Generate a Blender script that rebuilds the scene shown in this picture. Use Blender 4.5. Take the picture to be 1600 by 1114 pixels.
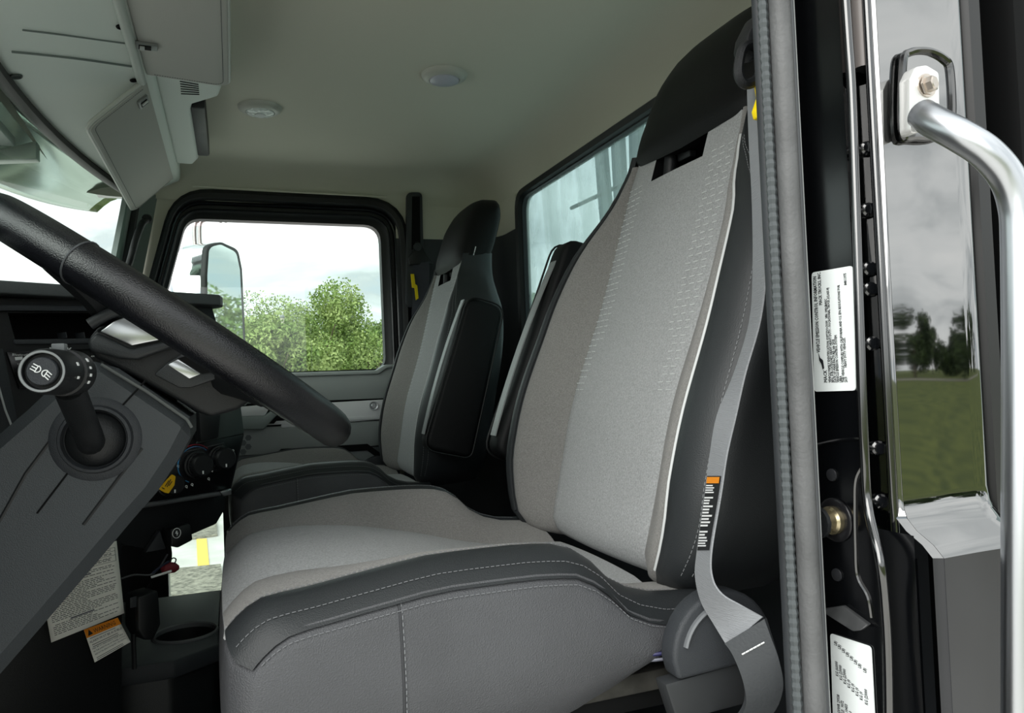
import bpy, bmesh, math, random
from math import sin, cos, tan, radians, pi, sqrt
from mathutils import Vector as V, Matrix

for o in list(bpy.data.objects):
    bpy.data.objects.remove(o)
SC = bpy.context.scene
COL = SC.collection

# ------------------------------------------------------------------ camera
FPX = 1180.0
YAW, PIT, ROL = radians(20.5), radians(1.6), radians(2.3)
CAM = V((0, 0, .82))
F0 = V((sin(YAW)*cos(PIT), cos(YAW)*cos(PIT), sin(PIT)))
R0 = V((cos(YAW), -sin(YAW), 0))
U0 = R0.cross(F0)
RC = R0*cos(ROL) - U0*sin(ROL)
UC = U0*cos(ROL) + R0*sin(ROL)
cd = bpy.data.cameras.new('camera')
cd.sensor_width = 36
cd.lens = 36*FPX/1600
cd.clip_start = .02
cd.clip_end = 500
cam = bpy.data.objects.new('camera', cd)
COL.objects.link(cam)
M3 = Matrix((RC, UC, -F0)).transposed()
cam.matrix_world = Matrix.Translation(CAM) @ M3.to_4x4()
SC.camera = cam

# ------------------------------------------------------------------ world, exposure
SC.view_settings.view_transform = 'Standard'
SC.view_settings.look = 'None'
SC.view_settings.gamma = 1
SC.view_settings.use_curve_mapping = False
SC.view_settings.exposure = 1.1
wd = bpy.data.worlds.new('overcast_sky')
SC.world = wd
wd.use_nodes = True
nt = wd.node_tree
nt.nodes.clear()
def N(nt, t, **k):
    n = nt.nodes.new(t)
    for a, b in k.items():
        setattr(n, a, b)
    return n
L = lambda nt, a, b: nt.links.new(a, b)
tc = N(nt, 'ShaderNodeTexCoord')
sep = N(nt, 'ShaderNodeSeparateXYZ'); L(nt, tc.outputs['Generated'], sep.inputs[0])
mx = N(nt, 'ShaderNodeMath', operation='MAXIMUM'); L(nt, sep.outputs['Z'], mx.inputs[0]); mx.inputs[1].default_value = 0
ad = N(nt, 'ShaderNodeMath', operation='ADD'); L(nt, mx.outputs[0], ad.inputs[0]); ad.inputs[1].default_value = .22
dx = N(nt, 'ShaderNodeMath', operation='DIVIDE'); L(nt, sep.outputs['X'], dx.inputs[0]); L(nt, ad.outputs[0], dx.inputs[1])
dy = N(nt, 'ShaderNodeMath', operation='DIVIDE'); L(nt, sep.outputs['Y'], dy.inputs[0]); L(nt, ad.outputs[0], dy.inputs[1])
cmb = N(nt, 'ShaderNodeCombineXYZ'); L(nt, dx.outputs[0], cmb.inputs[0]); L(nt, dy.outputs[0], cmb.inputs[1])
nz = N(nt, 'ShaderNodeTexNoise'); nz.inputs['Scale'].default_value = 1.15; nz.inputs['Detail'].default_value = 7
nz.inputs['Roughness'].default_value = .55; nz.inputs['Distortion'].default_value = .5
L(nt, cmb.outputs[0], nz.inputs['Vector'])
cr = N(nt, 'ShaderNodeValToRGB')
e = cr.color_ramp.elements
e[0].position = .30; e[0].color = (.40, .52, .62, 1)
e[1].position = .72; e[1].color = (1.12, 1.13, 1.10, 1)
q = cr.color_ramp.elements.new(.42); q.color = (.52, .56, .57, 1)
q = cr.color_ramp.elements.new(.55); q.color = (.92, .95, .94, 1)
L(nt, nz.outputs['Fac'], cr.inputs[0])
bg = N(nt, 'ShaderNodeBackground'); bg.inputs['Strength'].default_value = .85
L(nt, cr.outputs[0], bg.inputs[0])
wo = N(nt, 'ShaderNodeOutputWorld'); L(nt, bg.outputs[0], wo.inputs[0])

sl_ = bpy.data.lights.new('veiled_sun', 'SUN'); sl_.energy = 1.5; sl_.angle = radians(55); sl_.color = (1, .98, .94)
so_ = bpy.data.objects.new('veiled_sun', sl_); COL.objects.link(so_)
so_.rotation_euler = V((.72, .55, -.58)).to_track_quat('-Z', 'Y').to_euler()
so_.location = (-3, -4, 6)

# ------------------------------------------------------------------ pixel rays onto real planes
def ray(u, v):
    return F0 + RC*((u-800)/FPX) + UC*((557-v)/FPX)
def onX(u, v, x):
    d = ray(u, v); return CAM + d*((x-CAM.x)/d.x)
def onY(u, v, y):
    d = ray(u, v); return CAM + d*((y-CAM.y)/d.y)
def onZ(u, v, z):
    d = ray(u, v); return CAM + d*((z-CAM.z)/d.z)
def onP(u, v, p0, n):
    d = ray(u, v); n = V(n); return CAM + d*((V(p0)-CAM).dot(n)/d.dot(n))

# ------------------------------------------------------------------ materials
MATS = {}
def lin(h):
    h = h.lstrip('#')
    c = [int(h[i:i+2], 16)/255 for i in (0, 2, 4)]
    return tuple(x/12.92 if x <= .04045 else ((x+.055)/1.055)**2.4 for x in c) + (1,)
def mat(name, col, rough=.5, metal=0, ior=1.45, bump=0, bscale=200, var=0, vscale=30, coat=0, spec=None, voronoi=False, stretch=None, sheen=0):
    if name in MATS:
        return MATS[name]
    m = bpy.data.materials.new(name); m.use_nodes = True
    t = m.node_tree
    p = t.nodes['Principled BSDF']
    c = lin(col)
    p.inputs['Base Color'].default_value = c
    p.inputs['Roughness'].default_value = rough
    p.inputs['Metallic'].default_value = metal
    p.inputs['IOR'].default_value = ior
    if coat:
        p.inputs['Coat Weight'].default_value = coat
        p.inputs['Coat Roughness'].default_value = .02
    if spec is not None:
        p.inputs['Specular IOR Level'].default_value = spec
    if sheen:
        p.inputs['Sheen Weight'].default_value = sheen
    if bump or var:
        tcn = N(t, 'ShaderNodeTexCoord')
        src = tcn.outputs['Object']
        if stretch:
            mp = N(t, 'ShaderNodeMapping'); mp.inputs['Scale'].default_value = stretch
            L(t, src, mp.inputs[0]); src = mp.outputs[0]
    if var:
        n = N(t, 'ShaderNodeTexNoise'); n.inputs['Scale'].default_value = vscale; n.inputs['Detail'].default_value = 6
        L(t, src, n.inputs['Vector'])
        r = N(t, 'ShaderNodeMapRange'); r.inputs[1].default_value = .3; r.inputs[2].default_value = .7
        r.inputs[3].default_value = 1-var; r.inputs[4].default_value = 1+var
        L(t, n.outputs['Fac'], r.inputs[0])
        mu = N(t, 'ShaderNodeMix', data_type='RGBA', blend_type='MULTIPLY'); mu.inputs[0].default_value = 1
        mu.inputs[6].default_value = c
        L(t, r.outputs[0], mu.inputs[7]); L(t, mu.outputs[2], p.inputs['Base Color'])
    if bump:
        n = N(t, 'ShaderNodeTexVoronoi' if voronoi else 'ShaderNodeTexNoise'); n.inputs['Scale'].default_value = bscale
        if not voronoi:
            n.inputs['Detail'].default_value = 4
        L(t, src, n.inputs['Vector'])
        b = N(t, 'ShaderNodeBump'); b.inputs['Strength'].default_value = bump; b.inputs['Distance'].default_value = .002
        L(t, n.outputs[0], b.inputs['Height']); L(t, b.outputs[0], p.inputs['Normal'])
    MATS[name] = m
    return m
def glass(name, tint, refl=.8, dirt=0, dcol='#c8d8d4'):
    m = bpy.data.materials.new(name); m.use_nodes = True
    t = m.node_tree; t.nodes.clear()
    tr = N(t, 'ShaderNodeBsdfTransparent'); tr.inputs[0].default_value = lin(tint)
    gl = N(t, 'ShaderNodeBsdfGlossy'); gl.inputs['Roughness'].default_value = .02
    lw = N(t, 'ShaderNodeLayerWeight'); lw.inputs[0].default_value = .5
    pw = N(t, 'ShaderNodeMath', operation='POWER'); L(t, lw.outputs['Facing'], pw.inputs[0]); pw.inputs[1].default_value = 4
    fr = N(t, 'ShaderNodeMath', operation='MULTIPLY_ADD'); L(t, pw.outputs[0], fr.inputs[0]); fr.inputs[1].default_value = refl; fr.inputs[2].default_value = .04
    mi = N(t, 'ShaderNodeMixShader'); L(t, fr.outputs[0], mi.inputs[0]); L(t, tr.outputs[0], mi.inputs[1]); L(t, gl.outputs[0], mi.inputs[2])
    out = N(t, 'ShaderNodeOutputMaterial')
    last = mi
    if dirt:
        tcn = N(t, 'ShaderNodeTexCoord'); mp = N(t, 'ShaderNodeMapping'); mp.inputs['Scale'].default_value = (4, 9, 2.2)
        mp.inputs['Rotation'].default_value = (.35, 0, 0)
        L(t, tcn.outputs['Object'], mp.inputs[0])
        n = N(t, 'ShaderNodeTexNoise'); n.inputs['Scale'].default_value = 1.3; n.inputs['Detail'].default_value = 6; n.inputs['Distortion'].default_value = .8
        L(t, mp.outputs[0], n.inputs['Vector'])
        r = N(t, 'ShaderNodeMapRange'); r.inputs[1].default_value = .38; r.inputs[2].default_value = .62; r.inputs[3].default_value = dirt*.35; r.inputs[4].default_value = dirt
        L(t, n.outputs['Fac'], r.inputs[0])
        d1 = N(t, 'ShaderNodeBsdfTranslucent'); d1.inputs[0].default_value = lin(dcol)
        m2 = N(t, 'ShaderNodeMixShader'); L(t, r.outputs[0], m2.inputs[0]); L(t, mi.outputs[0], m2.inputs[1]); L(t, d1.outputs[0], m2.inputs[2])
        last = m2
    L(t, last.outputs[0], out.inputs[0])
    MATS[name] = m
    return m

# ------------------------------------------------------------------ mesh building
ORG = {}
def pchip(xs, ys, x):
    if x <= xs[0]: return ys[0]
    if x >= xs[-1]: return ys[-1]
    i = max(k for k in range(len(xs)-1) if xs[k] <= x)
    h = xs[i+1]-xs[i]; t = (x-xs[i])/h
    def sl(k):
        if k <= 0 or k >= len(xs)-1:
            j = min(max(k, 1), len(xs)-1); return (ys[j]-ys[j-1])/(xs[j]-xs[j-1])
        a = (ys[k]-ys[k-1])/(xs[k]-xs[k-1]); b = (ys[k+1]-ys[k])/(xs[k+1]-xs[k])
        return 0 if a*b <= 0 else 2*a*b/(a+b)
    m0, m1 = sl(i)*h, sl(i+1)*h
    return (2*t**3-3*t*t+1)*ys[i]+(t**3-2*t*t+t)*m0+(-2*t**3+3*t*t)*ys[i+1]+(t**3-t*t)*m1
def sst(a, b, x):
    t = min(1, max(0, (x-a)/(b-a))); return t*t*(3-2*t)
def catmull(pts, n=8, closed=False):
    pts = [V(p) for p in pts]; out = []; k = len(pts)
    for i in range(k if closed else k-1):
        if closed:
            a, b, c, d = pts[(i-1) % k], pts[i], pts[(i+1) % k], pts[(i+2) % k]
        else:
            a, b, c, d = pts[max(i-1, 0)], pts[i], pts[i+1], pts[min(i+2, k-1)]
        for j in range(n):
            t = j/n
            out.append(.5*((2*b)+(c-a)*t+(2*a-5*b+4*c-d)*t*t+(3*b-a-3*c+d)*t**3))
    if not closed: out.append(pts[-1])
    return out
def resample(pts, step):
    out = [pts[0].copy()]; acc = 0
    for a, b in zip(pts, pts[1:]):
        l = (b-a).length
        if l < 1e-9: continue
        s = step-acc
        while s <= l:
            out.append(a+(b-a)*(s/l)); s += step
        acc = (acc+l) % step
    return out
def roundpoly(pts, r, n=5):
    """round the corners of a 2D polygon; r is a number or a list"""
    out = []; k = len(pts)
    for i in range(k):
        p, a, b = V(pts[i]), V(pts[i-1]), V(pts[(i+1) % k])
        rr = r[i] if isinstance(r, (list, tuple)) else r
        da, db = (a-p).normalized(), (b-p).normalized()
        ang = math.acos(max(-1, min(1, da.dot(db))))
        if rr <= 0 or ang > pi-.02:
            out.append(p); continue
        tl = min(rr/tan(ang/2), (a-p).length*.49, (b-p).length*.49)
        p0, p1 = p+da*tl, p+db*tl
        for j in range(n+1):
            t = j/n
            out.append(p0*(1-t)**2+p*2*t*(1-t)+p1*t*t)
    return out
def offsetpoly(pts, d):
    """offset a 2D CCW polygon outward by d"""
    k = len(pts); out = []
    for i in range(k):
        p, a, b = V(pts[i]), V(pts[i-1]), V(pts[(i+1) % k])
        e1, e2 = (p-a).normalized(), (b-p).normalized()
        n1, n2 = V((e1.y, -e1.x)), V((e2.y, -e2.x))
        m = (n1+n2); out.append(p+m*(d/max(.3, 1+n1.dot(n2))))
    return out
def frame(axis, up=None):
    a = V(axis).normalized()
    u = V(up) if up else (V((0, 0, 1)) if abs(a.z) < .9 else V((1, 0, 0)))
    x = u.cross(a).normalized(); y = a.cross(x)
    return x, y, a

def offsetedges(pts, ds):
    """offset each edge of a 2D CCW polygon by its own distance"""
    k = len(pts); ln = []
    for i in range(k):
        a, b = V(pts[i]), V(pts[(i+1) % k]); e_ = (b-a).normalized(); n = V((e_.y, -e_.x)); ln.append((a+n*ds[i], e_))
    out = []
    for i in range(k):
        (p, d), (q_, e_) = ln[i-1], ln[i]
        cr_ = d.x*e_.y-d.y*e_.x; w = q_-p; out.append(p+d*((w.x*e_.y-w.y*e_.x)/cr_))
    return out

class MB:
    def __init__(s): s.v = []; s.f = []
    def add(s, vs, fs):
        k = len(s.v); s.v += [V(p) for p in vs]; s.f += [tuple(i+k for i in f) for f in fs]; return s
    def grid(s, rows, cu=False, cv=False, skip=None):
        nr, nc = len(rows), len(rows[0]); vs = [p for r in rows for p in r]; fs = []
        for i in range(nr if cu else nr-1):
            for j in range(nc if cv else nc-1):
                if skip and skip(i, j): continue
                a, b = i, (i+1) % nr; c, d = j, (j+1) % nc
                fs.append((a*nc+c, a*nc+d, b*nc+d, b*nc+c))
        return s.add(vs, fs)
    def prism(s, pts, off):
        off = V(off); n = len(pts); vs = [V(p) for p in pts]+[V(p)+off for p in pts]
        fs = [tuple(range(n-1, -1, -1)), tuple(range(n, 2*n))]+[(i, (i+1) % n, n+(i+1) % n, n+i) for i in range(n)]
        return s.add(vs, fs)
    def plate(s, outer, holes, off):
        """flat plate with holes, extruded by off"""
        bm = bmesh.new(); loops = []
        for lp in [outer]+holes:
            vs = [bm.verts.new(p) for p in lp]
            loops.append([bm.edges.new((vs[i], vs[(i+1) % len(vs)])) for i in range(len(vs))])
        bmesh.ops.triangle_fill(bm, use_beauty=True, edges=[e for l in loops for e in l])
        bm.verts.index_update(); bm.verts.ensure_lookup_table()
        n = len(bm.verts); off = V(off)
        vs = [v.co.copy() for v in bm.verts]; fs = [tuple(v.index for v in f.verts) for f in bm.faces]
        be = [(e.verts[0].index, e.verts[1].index) for e in bm.edges if len(e.link_faces) == 1]
        bm.free()
        allv = vs+[p+off for p in vs]
        allf = fs+[tuple(i+n for i in reversed(f)) for f in fs]+[(a, b, b+n, a+n) for a, b in be]
        return s.add(allv, allf)
    def box(s, c, sz, rot=None):
        c = V(c); h = V(sz)/2; vs = []
        for x in (-1, 1):
            for y in (-1, 1):
                for z in (-1, 1):
                    p = V((x*h.x, y*h.y, z*h.z))
                    if rot: p = rot @ p
                    vs.append(c+p)
        return s.add(vs, [(0, 1, 3, 2), (4, 6, 7, 5), (0, 4, 5, 1), (2, 3, 7, 6), (0, 2, 6, 4), (1, 5, 7, 3)])
    def tube(s, path, r, n=10, caps=True, closed=False, flat=1.0, up=None):
        path = [V(p) for p in path]; k = len(path); rows = []; x = None
        for i, p in enumerate(path):
            if closed: t = (path[(i+1) % k]-path[i-1]).normalized()
            else: t = (path[min(i+1, k-1)]-path[max(i-1, 0)]).normalized()
            if x is None:
                x, y, _ = frame(t, up)
            else:
                x = (x-t*x.dot(t)).normalized(); y = t.cross(x)
            rr = r[i] if isinstance(r, (list, tuple)) else r
            rows.append([p+x*(rr*cos(2*pi*j/n))+y*(rr*flat*sin(2*pi*j/n)) for j in range(n)])
        b = len(s.v); s.grid(rows, cu=closed, cv=True)
        if caps and not closed:
            s.f.append(tuple(b+j for j in range(n-1, -1, -1))); s.f.append(tuple(b+(k-1)*n+j for j in range(n)))
        return s
    def lathe(s, prof, o, axis, n=24, up=None, caps=True):
        x, y, a = frame(axis, up); o = V(o); rows = []
        for r, h in prof:
            rows.append([o+a*h+x*(r*cos(2*pi*j/n))+y*(r*sin(2*pi*j/n)) for j in range(n)])
        b = len(s.v); s.grid(rows, cv=True)
        if caps:
            if prof[0][0] > 1e-5: s.f.append(tuple(b+j for j in range(n-1, -1, -1)))
            if prof[-1][0] > 1e-5: s.f.append(tuple(b+(len(prof)-1)*n+j for j in range(n)))
        return s
    def ribbon(s, cs, ws, th):
        """strip: centres, half-width vectors, thickness"""
        rows = []; k = len(cs)
        for i in range(k):
            t = (cs[min(i+1, k-1)]-cs[max(i-1, 0)]).normalized(); w = ws[i]; nn = t.cross(w).normalized()*th/2
            rows.append([cs[i]-w+nn, cs[i]+w+nn, cs[i]+w-nn, cs[i]-w-nn])
        b = len(s.v); s.grid(rows, cv=True)
        s.f.append((b, b+1, b+2, b+3)); e = b+4*(k-1); s.f.append((e+3, e+2, e+1, e))
        return s
    def stitches(s, pts, step=.006, ln=.0036, w=.0007, up=(0, 0, 1)):
        for a, b in zip(*(lambda r: (r, r[1:]))(resample([V(p) for p in pts], step))):
            t = (b-a).normalized(); c = (a+b)/2; x = V(up).cross(t)
            x = x.normalized()*w if x.length > 1e-6 else V((w, 0, 0)); z = t.cross(x).normalized()*w; h = t*ln/2
            s.add([c-h-x, c-h+z, c-h+x, c-h-z, c+h-x, c+h+z, c+h+x, c+h-z],
                  [(0, 1, 5, 4), (1, 2, 6, 5), (2, 3, 7, 6), (3, 0, 4, 7), (3, 2, 1, 0), (4, 5, 6, 7)])
        return s
    def text(s, body, size, o, xd, yd, align='LEFT', sx=1.0, bold=0):
        cu = bpy.data.curves.new('t', 'FONT'); cu.body = body; cu.size = size; cu.align_x = align; cu.resolution_u = 1; cu.offset = bold
        ob = bpy.data.objects.new('t', cu); COL.objects.link(ob)
        dg = bpy.context.evaluated_depsgraph_get()
        me = ob.evaluated_get(dg).to_mesh()
        o, xd, yd = V(o), V(xd).normalized()*sx, V(yd).normalized()
        s.add([o+xd*v.co.x+yd*v.co.y for v in me.vertices], [tuple(p.vertices) for p in me.polygons])
        ob.evaluated_get(dg).to_mesh_clear()
        bpy.data.objects.remove(ob); bpy.data.curves.remove(cu)
        return s
    def build(s, name, m, parent=None, smooth=40, bevel=0, seg=2, sub=0, solid=0, kind=None, norm=True):
        if parent is not None: org = ORG[parent.name]
        else:
            xs = [v.x for v in s.v]; ys = [v.y for v in s.v]
            org = V(((min(xs)+max(xs))/2, (min(ys)+max(ys))/2, min(v.z for v in s.v)))
        me = bpy.data.meshes.new(name)
        me.from_pydata([v-org for v in s.v], [], s.f)
        bm = bmesh.new(); bm.from_mesh(me)
        if norm:
            bmesh.ops.remove_doubles(bm, verts=bm.verts, dist=1e-6)
            bmesh.ops.recalc_face_normals(bm, faces=bm.faces)
        if bevel:
            es = [e for e in bm.edges if len(e.link_faces) == 2 and e.calc_face_angle(0) > radians(28)]
            bmesh.ops.bevel(bm, geom=es, offset=bevel, segments=seg, profile=.5, affect='EDGES', clamp_overlap=True)
        if smooth:
            for f in bm.faces: f.smooth = True
            for e in bm.edges:
                if len(e.link_faces) == 2 and e.calc_face_angle(0) > radians(smooth): e.smooth = False
        bm.to_mesh(me); bm.free()
        me.materials.append(m)
        o = bpy.data.objects.new(name, me); COL.objects.link(o)
        if parent is not None:
            o.parent = parent
        else:
            o.location = org
        ORG[o.name] = org
        if sub:
            md = o.modifiers.new('smooth', 'SUBSURF'); md.levels = md.render_levels = sub
        if solid:
            md = o.modifiers.new('thick', 'SOLIDIFY'); md.thickness = solid; md.offset = -1
        if kind: o['kind'] = kind
        return o

def thing(name, label, cat, loc=(0, 0, 0), group=None):
    o = bpy.data.objects.new(name, None); COL.objects.link(o); o.location = loc; o.empty_display_size = .05
    o['label'] = label; o['category'] = cat
    if group: o['group'] = group
    ORG[o.name] = V(loc)
    return o
def tag(o, label, cat, group=None):
    o['label'] = label; o['category'] = cat
    if group: o['group'] = group
    return o
def struct(o, label=None):
    o['kind'] = 'structure'
    if label: o['label'] = label; o['category'] = label.split()[-1] if False else o.name.split('_')[0].split('.')[0]
    return o
def copy_tree(o, parent=None):
    c = o.copy(); COL.objects.link(c); c.parent = parent
    ORG[c.name] = ORG[o.name]
    for ch in [x for x in bpy.data.objects if x.parent == o]:
        copy_tree(ch, c)
    return c

# ------------------------------------------------------------------ material library
HEAD = mat('headliner_cloth', '#c9c7b9', .95, bump=.15, bscale=900)
OVER = mat('overhead_grey_plastic', '#dbe2dc', .6, bump=.12, bscale=700)
VISR = mat('visor_grey_vinyl', '#b4b3ad', .75, bump=.15, bscale=600)
BLK = mat('black_plastic', '#17191b', .45, bump=.2, bscale=900)
BLKM = mat('matt_black', '#08090a', .7, spec=.2)
DGR = mat('charcoal_plastic', '#33363a', .5, bump=.35, bscale=1200, voronoi=False)
RUB = mat('black_rubber', '#131517', .5)
RUBG = mat('grey_rubber', '#58595a', .55, bump=.3, bscale=300, var=.25, vscale=20)
VDK = mat('dark_vinyl', '#2b2e30', .45, bump=.12, bscale=900, voronoi=True)
VBLK = mat('black_vinyl', '#0a0b0c', .55, spec=.3, bump=.12, bscale=900, voronoi=True)
VGR = mat('grey_vinyl', '#4b4c4f', .5, bump=.3, bscale=900, voronoi=True, var=.10, vscale=14)
FLT = mat('light_grey_fabric', '#aaacad', .95, bump=.8, bscale=1500, var=.24, vscale=520, sheen=.2)
FMD = mat('mid_grey_fabric', '#8b8986', .95, bump=.8, bscale=1500, var=.22, vscale=520, sheen=.2)
PIP = mat('silver_piping', '#c9cccc', .5)
THR = mat('grey_thread', '#75777a', .8)
LEA = mat('black_leather', '#131418', .24, ior=1.6, bump=.30, bscale=900)
SIL = mat('satin_silver', '#d5d8da', .28, metal=.9)
CHR = mat('chrome', '#e6e8ea', .06, metal=1)
ALU = mat('brushed_aluminium', '#c9ccd0', .3, metal=1, bump=.05, bscale=60, stretch=(1, 1, .05))
STL = mat('polished_steel_visor', '#93a69c', .12, metal=1)
PNT = mat('black_gloss_paint', '#050606', .03, ior=3.2, var=.3, vscale=40)
PNTJ = mat('black_jamb_paint', '#07080a', .16, ior=1.6, bump=.05, bscale=25)
PNTD = mat('dusty_black_paint', '#26272a', .35, ior=1.5, var=.25, vscale=9)
DRG = mat('door_grey_plastic', '#a0a7a5', .55, bump=.2, bscale=900)
DRD = mat('door_dark_plastic', '#666d6f', .55, bump=.2, bscale=900)
DRS = mat('door_silver_trim', '#eceef0', .45)
WHT = mat('white_label', '#eef4f4', .5)
INK = mat('black_ink', '#15181c', .7)
PAP = mat('paper', '#fbf9f0', .9)
ORA = mat('orange_print', '#f0911a', .6)
YEL = mat('yellow_plastic', '#f5d800', .5)
WEB = mat('grey_belt_webbing', '#96999d', .8, bump=.6, bscale=60, stretch=(1, 1, 40))
WEBD = mat('dark_belt_webbing', '#3a3c44', .85, bump=.5, bscale=60, stretch=(1, 1, 40))
PRT = mat('white_print', '#eef0f0', .6)
GLS = glass('clear_window_glass', '#f0f8f5')
GLW = glass('windscreen_glass', '#eef8f4', refl=.15)
GLR = glass('dusty_rear_glass', '#dfeeee', dirt=.42)
# =================================================================== cab shell
YL, YR, XR = .42, 2.20, .78
o = MB().box((.1, 1.33, -.03), (1.4, 1.85, .06)).build('floor', BLKM); struct(o, 'black rubber floor of the truck cab')
# ceiling: cloth headliner with rolled edges
def rrect(x0, x1, y0, y1, r, n=8):
    return [V((p.x, p.y)) for p in roundpoly([(x0, y0), (x1, y0), (x1, y1), (x0, y1)], r, n)]
mb = MB(); rows = []
for k in range(9):
    a = k/8*pi/2; ins = .10*(1-cos(a)); z = 1.335+.10*sin(a)
    rows.append([V((p.x, p.y, z)) for p in rrect(-.36+ins, XR-ins, .46+ins, YR-ins, .13-ins*.4)])
mb.grid(rows, cv=True); b = len(mb.v)-len(rows[-1]); mb.f.append(tuple(range(b, len(mb.v))))
ceil = struct(mb.build('ceiling', HEAD, smooth=60), 'grey cloth headliner with rolled edges over the cab')
o = MB().box((.22, 1.33, 1.465), (1.22, 1.9, .045)).build('roof_skin', PNT, ceil)
o = MB().box((.21, .43, 1.39), (1.2, .05, .11)).build('roof_rail', PNT, ceil)
o = MB().box((.21, 2.235, 1.40), (1.2, .05, .11)).build('roof_rail', PNT, ceil)
o = MB().box((.80, 1.33, 1.40), (.03, 1.8, .11)).build('roof_rail', PNT, ceil)
# fine moulded crease over the passenger door
o = MB().tube([V((-.08, 2.165, 1.365)), V((.2, 2.17, 1.362)), V((.44, 2.168, 1.360))], .0025, 6).build('crease', HEAD, ceil)

# rear wall and its window
hole = roundpoly([(.74, .86), (1.965, .865), (1.958, 1.322), (.74, 1.318)], .045, 6)
mb = MB().plate([V((XR, YL, 0)), V((XR, 2.25, 0)), V((XR, 2.25, 1.36)), V((XR, YL, 1.36))], [[V((XR, p.x, p.y)) for p in hole]], (.02, 0, 0))
wr = struct(mb.build('wall_rear', DGR), 'dark grey rear wall of the cab behind the seats')
def ringtube(poly, dpt, axis, r, n=8):
    return MB().tube([V((dpt, p.x, p.y)) if axis == 'x' else V((p.x, dpt, p.y)) for p in poly], r, n, closed=True)
w2 = MB().prism([V((XR+.012, p.x, p.y)) for p in hole], (.004, 0, 0)).build('window_2', GLR)
struct(w2, 'dusty rear window of the cab with black rubber surround')
hp = [(p.x, p.y) for p in hole]
big = [V(p) for p in roundpoly(offsetpoly([(.74, .86), (1.965, .865), (1.958, 1.322), (.74, 1.318)], .026), .065, 6)]
mb = MB().grid([[V((XR-.004, p.x, p.y)) for p in big], [V((XR-.016, p.x, p.y)) for p in [a.lerp(b_, .35) for a, b_ in zip(big, hole)]],
                [V((XR-.012, p.x, p.y)) for p in [a.lerp(b_, .8) for a, b_ in zip(big, hole)]], [V((XR+.012, p.x, p.y)) for p in hole]], cv=True)
mb.build('rubber_surround', RUB, w2)
# corner covers between the passenger side and the rear wall
path = [V((.47, 2.195)), V((.66, 2.195))]+[V((.66+.115*sin(a), 2.08+.115*cos(a))) for a in [k/8*pi/2 for k in range(9)]]+[V((.775, 1.992))]
def corner(z0, z1):
    rows = [[V((p.x, p.y, z)) for p in path] for z in (z0, z1)]
    return MB().grid(rows)
struct(corner(1.245, 1.345).build('trim_1', HEAD), 'grey cloth corner trim above the passenger seat')
struct(corner(.0, 1.245).build('trim_2', DGR), 'dark grey lower corner trim behind the passenger seat')

# passenger side wall with the door window
WIN = [(-.215, .862), (.432, .862), (.430, 1.288), (-.10, 1.290)]
RW = [.03, .035, .05, .05]
def wp(off, extra=0):
    return [V(p) for p in roundpoly(offsetedges(WIN, [off, off, off, off*.62]), [r+off+extra for r in RW], 6)]
peep = roundpoly([(-.165, .27), (-.028, .27), (-.028, .50), (-.165, .50)], .012, 3)
h1 = [V((p.x, 2.205, p.y)) for p in wp(.072)]
h2 = [V((p.x, 2.205, p.y)) for p in peep]
mb = MB().plate([V((-.36, 2.205, 0)), V((.80, 2.205, 0)), V((.80, 2.205, 1.40)), V((-.20, 2.205, 1.40)), V((-.215, 2.205, 1.33)), V((-.285, 2.205, .95)), V((-.36, 2.205, .86))], [h1, h2], (0, .03, 0))
struct(mb.build('wall_right', HEAD), 'passenger side wall around the door')
d1 = thing('door_1', 'grey passenger door with moulded panels and silver strip', 'door', (.1, 2.2, 0)); d1['kind'] = 'structure'
# rubber seals: body seal and inner door frame
def sring(layers):
    return MB().grid([[V((p.x, y, p.y)) for p in wp(off)] for off, y in layers], cv=True)
sring([(.078, 2.204), (.075, 2.188), (.064, 2.182), (.052, 2.186), (.046, 2.20)]).build('body_seal', RUB, d1)
sring([(.046, 2.20), (.040, 2.212), (.034, 2.206), (.024, 2.206), (.018, 2.216), (.010, 2.222), (0, 2.225), (0, 2.26), (.05, 2.26), (.08, 2.235)]).build('window_frame', RUB, d1)
ringtube(wp(.040), 2.203, 'y', .004, 6).build('seal_bead', mat('glossy_black_rubber', '#1c1e22', .22), d1)
ringtube(wp(.022), 2.205, 'y', .003, 6).build('seal_bead', MATS['glossy_black_rubber'], d1)
gl = [V((p.x, p.y)) for p in roundpoly([(-.205, .85), (.432, .85), (.432, 1.262), (-.095, 1.272)], [0, 0, .04, .03], 5)]
w1 = MB().prism([V((p.x, 2.236, p.y)) for p in gl], (0, .004, 0)).build('window_1', GLS)
struct(w1, 'passenger door window glass lowered a little below its frame')
def dplate(px, y0, y1, name, m, bev=.003, holes=None, parent=d1, rnd=0):
    """door piece outlined in x,z metres"""
    pts = roundpoly(px, rnd, 4) if rnd else px
    return MB().prism([V((p[0], y0, p[1])) for p in pts], (0, y1-y0, 0)).build(name, m, parent, bevel=bev)
def dpx(l, y): return [(lambda p: (p.x, p.z))(onY(u, v, y)) for u, v in l]
dplate([(-.26, .78), (.455, .775), (.455, .868), (.425, .868), (.40, .852), (-.26, .856)], 2.182, 2.21, 'upper_panel', DRG)
dplate([(-.26, .850), (.40, .846), (.425, .862), (.455, .864), (.455, .872), (.42, .872), (.395, .857), (-.26, .861)], 2.172, 2.205, 'sill_ledge', mat('sill_light_grey', '#aab2b0', .5))
dplate([(-.26, .63), (.455, .625), (.455, .79), (-.26, .79)], 2.19, 2.204, 'recess', BLKM, 0)
sil = dplate(dpx([(515, 629), (606, 624), (608, 654), (524, 661), (436, 669), (450, 650), (480, 631)], 2.18), 2.176, 2.20, 'silver_strip', DRS, .003, rnd=.006)
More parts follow.
